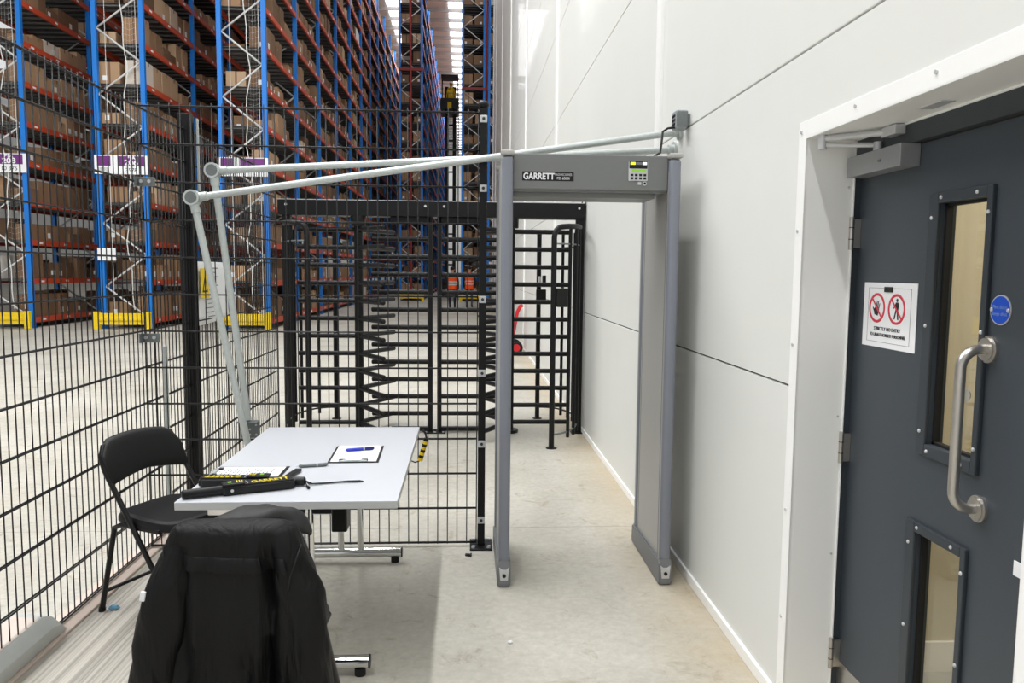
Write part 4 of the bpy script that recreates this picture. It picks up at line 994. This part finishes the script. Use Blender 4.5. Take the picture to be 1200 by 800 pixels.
for (rk, x0, x1, y0, nb, lab, short) in RACKS:
    R_ = thing('pallet_rack', lab, 'pallet rack', ((x0+x1)/2, y0, 0)); yE = y0+nb*BAY
    near = rk in 'ABC'
    for kf in range(nb+1):
        yy = y0+kf*BAY
        for xx in (x0+PW/2, x1-PW/2):
            boxes_obj('upright', [(xx-PW/2, xx+PW/2, yy, yy+PW, 0.01, PH, 0), (xx-PW/2-0.03, xx+PW/2+0.03, yy-0.03, yy+PW+0.03, 0, 0.012, 0)], M_rblue, R_, None, True)
    for kf in range(nb+1):
        yy = y0+kf*BAY+PW/2; b = MB(); z = 0.28; sd = 0; xl, xr = x0+PW*0.9, x1-PW*0.9
        while z+0.82 < PH:
            b.bm.verts.ensure_lookup_table()
            p, q = (Vector((xr, yy, z)), Vector((xl, yy, z+0.82))) if sd == 0 else (Vector((xl, yy, z)), Vector((xr, yy, z+0.82)))
            b.tube([p, q], 0.026, 4); z += 0.82; sd ^= 1
        b.build('frame_bracing', M_rwht, R_, sharp=0)
    for k, z in enumerate(LV):
        for xx, sgn in ((x1-0.03, 1), (x0+0.03, -1)):
            L_ = []
            for bay in range(nb):
                ya, yb = y0+bay*BAY+PW, y0+(bay+1)*BAY
                L_.append((xx-0.028, xx+0.028, ya, yb, z-0.075, z+0.065, 0))
                for q in range(3):
                    ys_ = ya+0.35+q*1.25; xs = xx+sgn*0.028
                    L_.append((min(xs, xs+sgn*0.003), max(xs, xs+sgn*0.003), ys_, ys_+0.15, z-0.03, z+0.02, 1))
            boxes_obj('beam', L_, [M_rora, M_white], R_, None, True)
        L_ = []
        for bay in range(nb):
            ya, yb = y0+bay*BAY+PW, y0+(bay+1)*BAY
            L_.append((x0+0.06, x1-0.06, ya, yb, z+0.045, z+0.058, 1))
            for q in range(9): L_.append((x0+0.06, x1-0.06, ya+0.1+q*0.42, ya+0.15+q*0.42, z+0.0, z+0.045, 0))
        boxes_obj('shelf_deck', L_, [M_deck, M_deckd], R_, None, True)
    # end netting cords and a strip of safety net
    if near:
        b = MB(); xm = x0+0.62*(x1-x0)
        b.tube([(xm+0.05*sin(z*2.1)+0.03*sin(z*5), y0-0.02, z) for z in [0.5+0.25*i for i in range(66)]], 0.012, 5)
        b.tube([(x0+0.27*(x1-x0), y0-0.02, 0.5), (x0+0.27*(x1-x0), y0-0.02, PH)], 0.006, 5); b.tube([(x0+0.86*(x1-x0), y0-0.02, 0.5), (x0+0.86*(x1-x0), y0-0.02, PH)], 0.006, 5)
        b.build('net_cord', M_rope, R_)
        b = MB(); xa, xb = xm, x0+0.86*(x1-x0)
        for i in range(int((PH-1)/0.14)):
            z = 0.8+i*0.14; b.tube([(xa, y0-0.015, z), ((xa+xb)/2, y0-0.015, z-0.05), (xb, y0-0.015, z+0.01)], 0.0018, 3)
        for q in range(1, 4): b.tube([(xa+(xb-xa)*q/4, y0-0.015, 0.6), (xa+(xb-xa)*q/4, y0-0.015, PH-0.2)], 0.0018, 3)
        b.build('safety_net', M_rope, R_, sharp=0)
        # purple and white end sign
        sz0, sz1, zp = 3.99, 4.47, 4.20; b = MB(); b.bx(x0-0.02, x1+0.02, y0-0.05, y0-0.03, sz0, sz1, 0, 0.004); sgn_ = b.build('end_sign', M_white, R_)
        w_ = x1-x0; b = MB(); b.bx(x0+0.05, x0+0.30*w_, y0-0.055, y0-0.049, zp, sz1-0.02); b.bx(x0+0.44*w_, x1-0.06, y0-0.055, y0-0.049, zp, sz1-0.02); b.build('purple_panel', M_purple, sgn_)
        if rk in 'AB':
            xc = x0+0.70*w_
            text('lettering', 'P1A', 0.13, (xc, y0-0.056, 4.405), (1, 0, 0), (0, 0, 1), M_white, sgn_, bold=0.004)
            text('lettering', '208' if rk == 'A' else '206', 0.19, (xc, y0-0.056, 4.28), (1, 0, 0), (0, 0, 1), M_white, sgn_, bold=0.006, sx=1.2)
            text('lettering', '10 375' if rk == 'A' else '3578', 0.15, (xc, y0-0.051, 4.09), (1, 0, 0), (0, 0, 1), M_blk, sgn_)
        b = MB()
        for q in range(9): b.bx(x0+0.08+q*0.03, x0+0.08+q*0.03+0.012, y0-0.053, y0-0.049, sz0+0.05, zp-0.04)
        b.build('print_lines', M_ink, sgn_, sharp=0)
        if rk == 'B': b = MB(); b.bx(x0-0.02, x0+0.46, y0-0.06, y0-0.04, 1.78, 2.10, 0, 0.003); b.build('placard', M_white, R_)
        for zz_ in (2.18,):
            pass
    if rk == 'D':
        b = MB(); b.tube([(x0+0.62, y0-0.06, 0.5), (x0+0.62, y0-0.06, PH)], 0.06, 10); b.bx(x0, x1, y0-0.1, y0-0.02, 11.9, 12.05); b.build('red_pipe', mat('dark_red_paint', C(128, 28, 30), 0.5), R_)
    if rk == 'E':
        b = MB(); b.bx(x0, x1+0.14, y0-0.08, y0-0.02, 11.0, 11.13); b.tube([(x1+0.07, y0-0.05, 10.5), (x1+0.07, y0-0.05, PH)], 0.04, 8); b.build('red_pipe', MATS['dark_red_paint'], R_)
    # yellow end guard, bolted to the floor in front of the rack
    if rk != 'F':
        gd = thing('rack_end_guard', 'yellow steel end guard at the foot of the %s' % short, 'guard', ((x0+x1)/2, y0-0.25, 0), 0, 'yellow rack end guards')
        b = MB(); b.bx(x0-0.03, x1+0.03, y0-0.27, y0-0.21, 0.12, 0.42, 0, 0.01); b.bx(x0-0.03, x1+0.03, y0-0.30, y0-0.26, 0.22, 0.32, 0, 0.02); b.build('guard_beam', M_guard, gd)
        for xx in (x0+0.0, x1-0.0):
            b = MB(); b.bx(xx-0.07, xx+0.07, y0-0.33, y0-0.20, 0, 0.46, 0, 0.01); b.build('guard_post', M_guard, gd)
    # cartons, two rows deep
    for bay in range(nb):
        for k, z in enumerate(LV):
            for side in (1, -1):
                y = y0+bay*BAY+PW+rng.uniform(0.04, 0.25); yend = y0+(bay+1)*BAY-0.05; i = 0
                gap = rng.random() < 0.06
                ww = rng.uniform(0.36, 0.6); hh = rng.uniform(0.38, 0.74); run = 0
                while y+ww < yend:
                    if run <= 0:
                        ww = rng.uniform(0.34, 0.62); hh = rng.uniform(0.28, 0.68); run = rng.choice((1, 2, 2, 3, 4)); tone = rng.random(); dp_ = rng.uniform(0.38, 0.52)
                        if rng.random() < 0.16: y += rng.uniform(0.2, 0.8)
                        if y+ww >= yend: break
                    i += 1; run -= 1
                    ins_ = rng.uniform(0.03, 0.10); xa = x1-0.02-ins_ if side > 0 else x0+0.02+ins_
                    h2 = hh if rng.random() > 0.12 else hh*0.6
                    if k == 0 and rng.random() < 0.25: y += ww; continue
                    bxx = (min(xa, xa-side*dp_), max(xa, xa-side*dp_), y, y+ww-0.012, z+0.06, z+0.06+h2)
                    CART.append((rk, bay, k, side, i, bxx, min(1, max(0, tone*0.96+rng.uniform(-0.06, 0.06))), rng.random(), short)); y += ww+rng.uniform(0.0, 0.02)
                    if rng.random() < 0.05: y += rng.uniform(0.1, 0.3)
# which cartons does the photo show: cast rays through the frame
VV, FF, own = list(OCC_V), list(OCC_F), [-1]*len(OCC_F)
for ci, c in enumerate(CART):
    V, Fc, mi = pydata_boxes([c[5]+(0,)]); n = len(VV); VV += V; FF += [tuple(i+n for i in f) for f in Fc]; own += [ci]*6
for q in ((WX, -8, 0), (WX, 35.2, 0), (WX, 35.2, 15), (WX, -8, 15)): VV.append(q)
n = len(VV); FF.append((n-4, n-3, n-2, n-1)); own.append(-1)
bvh = BVHTree.FromPolygons(VV, FF); hits = {}
for py in range(1, 400, 2):
    for px in range(1, 590, 2):
        d = fw*1.0 + rt*((px-600)/FPX) + dn*((py-400)/FPX); d.normalize()
        h = bvh.ray_cast(EYE, d, 120)
        if h[2] is not None and own[h[2]] >= 0: hits[own[h[2]]] = hits.get(own[h[2]], 0)+1
order = sorted(hits, key=lambda i: -hits[i]); single = set(order[:300])
def carton_geo(c, full):
    x0, x1, y0, y1, z0, z1 = c[5]; sd = c[3]; L_ = [(x0, x1, y0, y1, z0, z1, 0)]
    xf = x1 if sd > 0 else x0; e = 0.003*sd; ym = (y0+y1)/2
    if full:
        xm = (x0+x1)/2; L_.append((xm-0.025, xm+0.025, y0-0.002, y0+0.001, z0+0.01, z1, 1)); L_.append((min(xf, xf+e), max(xf, xf+e), ym-0.025, ym+0.025, z1-0.10, z1, 1)); L_.append((x0, x1, ym-0.025, ym+0.025, z1-0.001, z1+0.002, 1))
    if c[7] < 0.38:
        L_.append((min(xf, xf+e*1.5), max(xf, xf+e*1.5), y0+0.05, y0+0.05+min(0.13, (y1-y0)*0.4), z0+0.08, z0+0.08+min(0.14, (z1-z0)*0.4), 2))
        L_.append((x1-0.20 if sd > 0 else x0+0.08, x1-0.09 if sd > 0 else x0+0.19, y0-0.004, y0, z0+0.1, z0+0.22, 2))
    return L_
def carton_mesh(name, L_, tones):
    V, Fc, mi = pydata_boxes(L_); me = bpy.data.meshes.new(name); me.from_pydata(V, [], Fc)
    for m_ in (M_card, M_tape, M_white): me.materials.append(m_)
    me.polygons.foreach_set('material_index', mi); at = me.attributes.new('tone', 'FLOAT', 'POINT'); at.data.foreach_set('value', tones); me.update()
    return me
SEQ = ['first', 'second', 'third', 'fourth', 'fifth', 'sixth', 'seventh', 'eighth', 'ninth', 'tenth', 'eleventh', 'twelfth']
rest, rtones = [], []
for ci, c in enumerate(CART):
    L_ = carton_geo(c, ci in single)
    if ci not in single: rest += L_; rtones += [c[6]]*8*len(L_); continue
    o = link('cardboard_carton', carton_mesh('cardboard_carton', L_, [c[6]]*8*len(L_)))
    toneword = 'white' if c[6] > 0.95 else 'pale' if c[6] > 0.8 else 'dark' if c[6] < 0.25 else 'brown'
    tag(o, '%s carton, %s along bay %s, %s level, %s side, %s' % (toneword, SEQ[c[4]-1], ('one', 'two', 'three', 'four', 'five', 'six', 'seven', 'eight', 'nine', 'ten')[min(c[1], 9)], WORD[c[2]], 'right' if c[3] > 0 else 'left', c[8]), 'carton', 'cartons on the pallet racks')
o = link('cardboard_carton', carton_mesh('carton_stock', rest, rtones)); o['kind'] = 'stuff'
tag(o, 'the many smaller brown cartons filling the racks high up and far away', 'carton', 'cartons on the pallet racks')
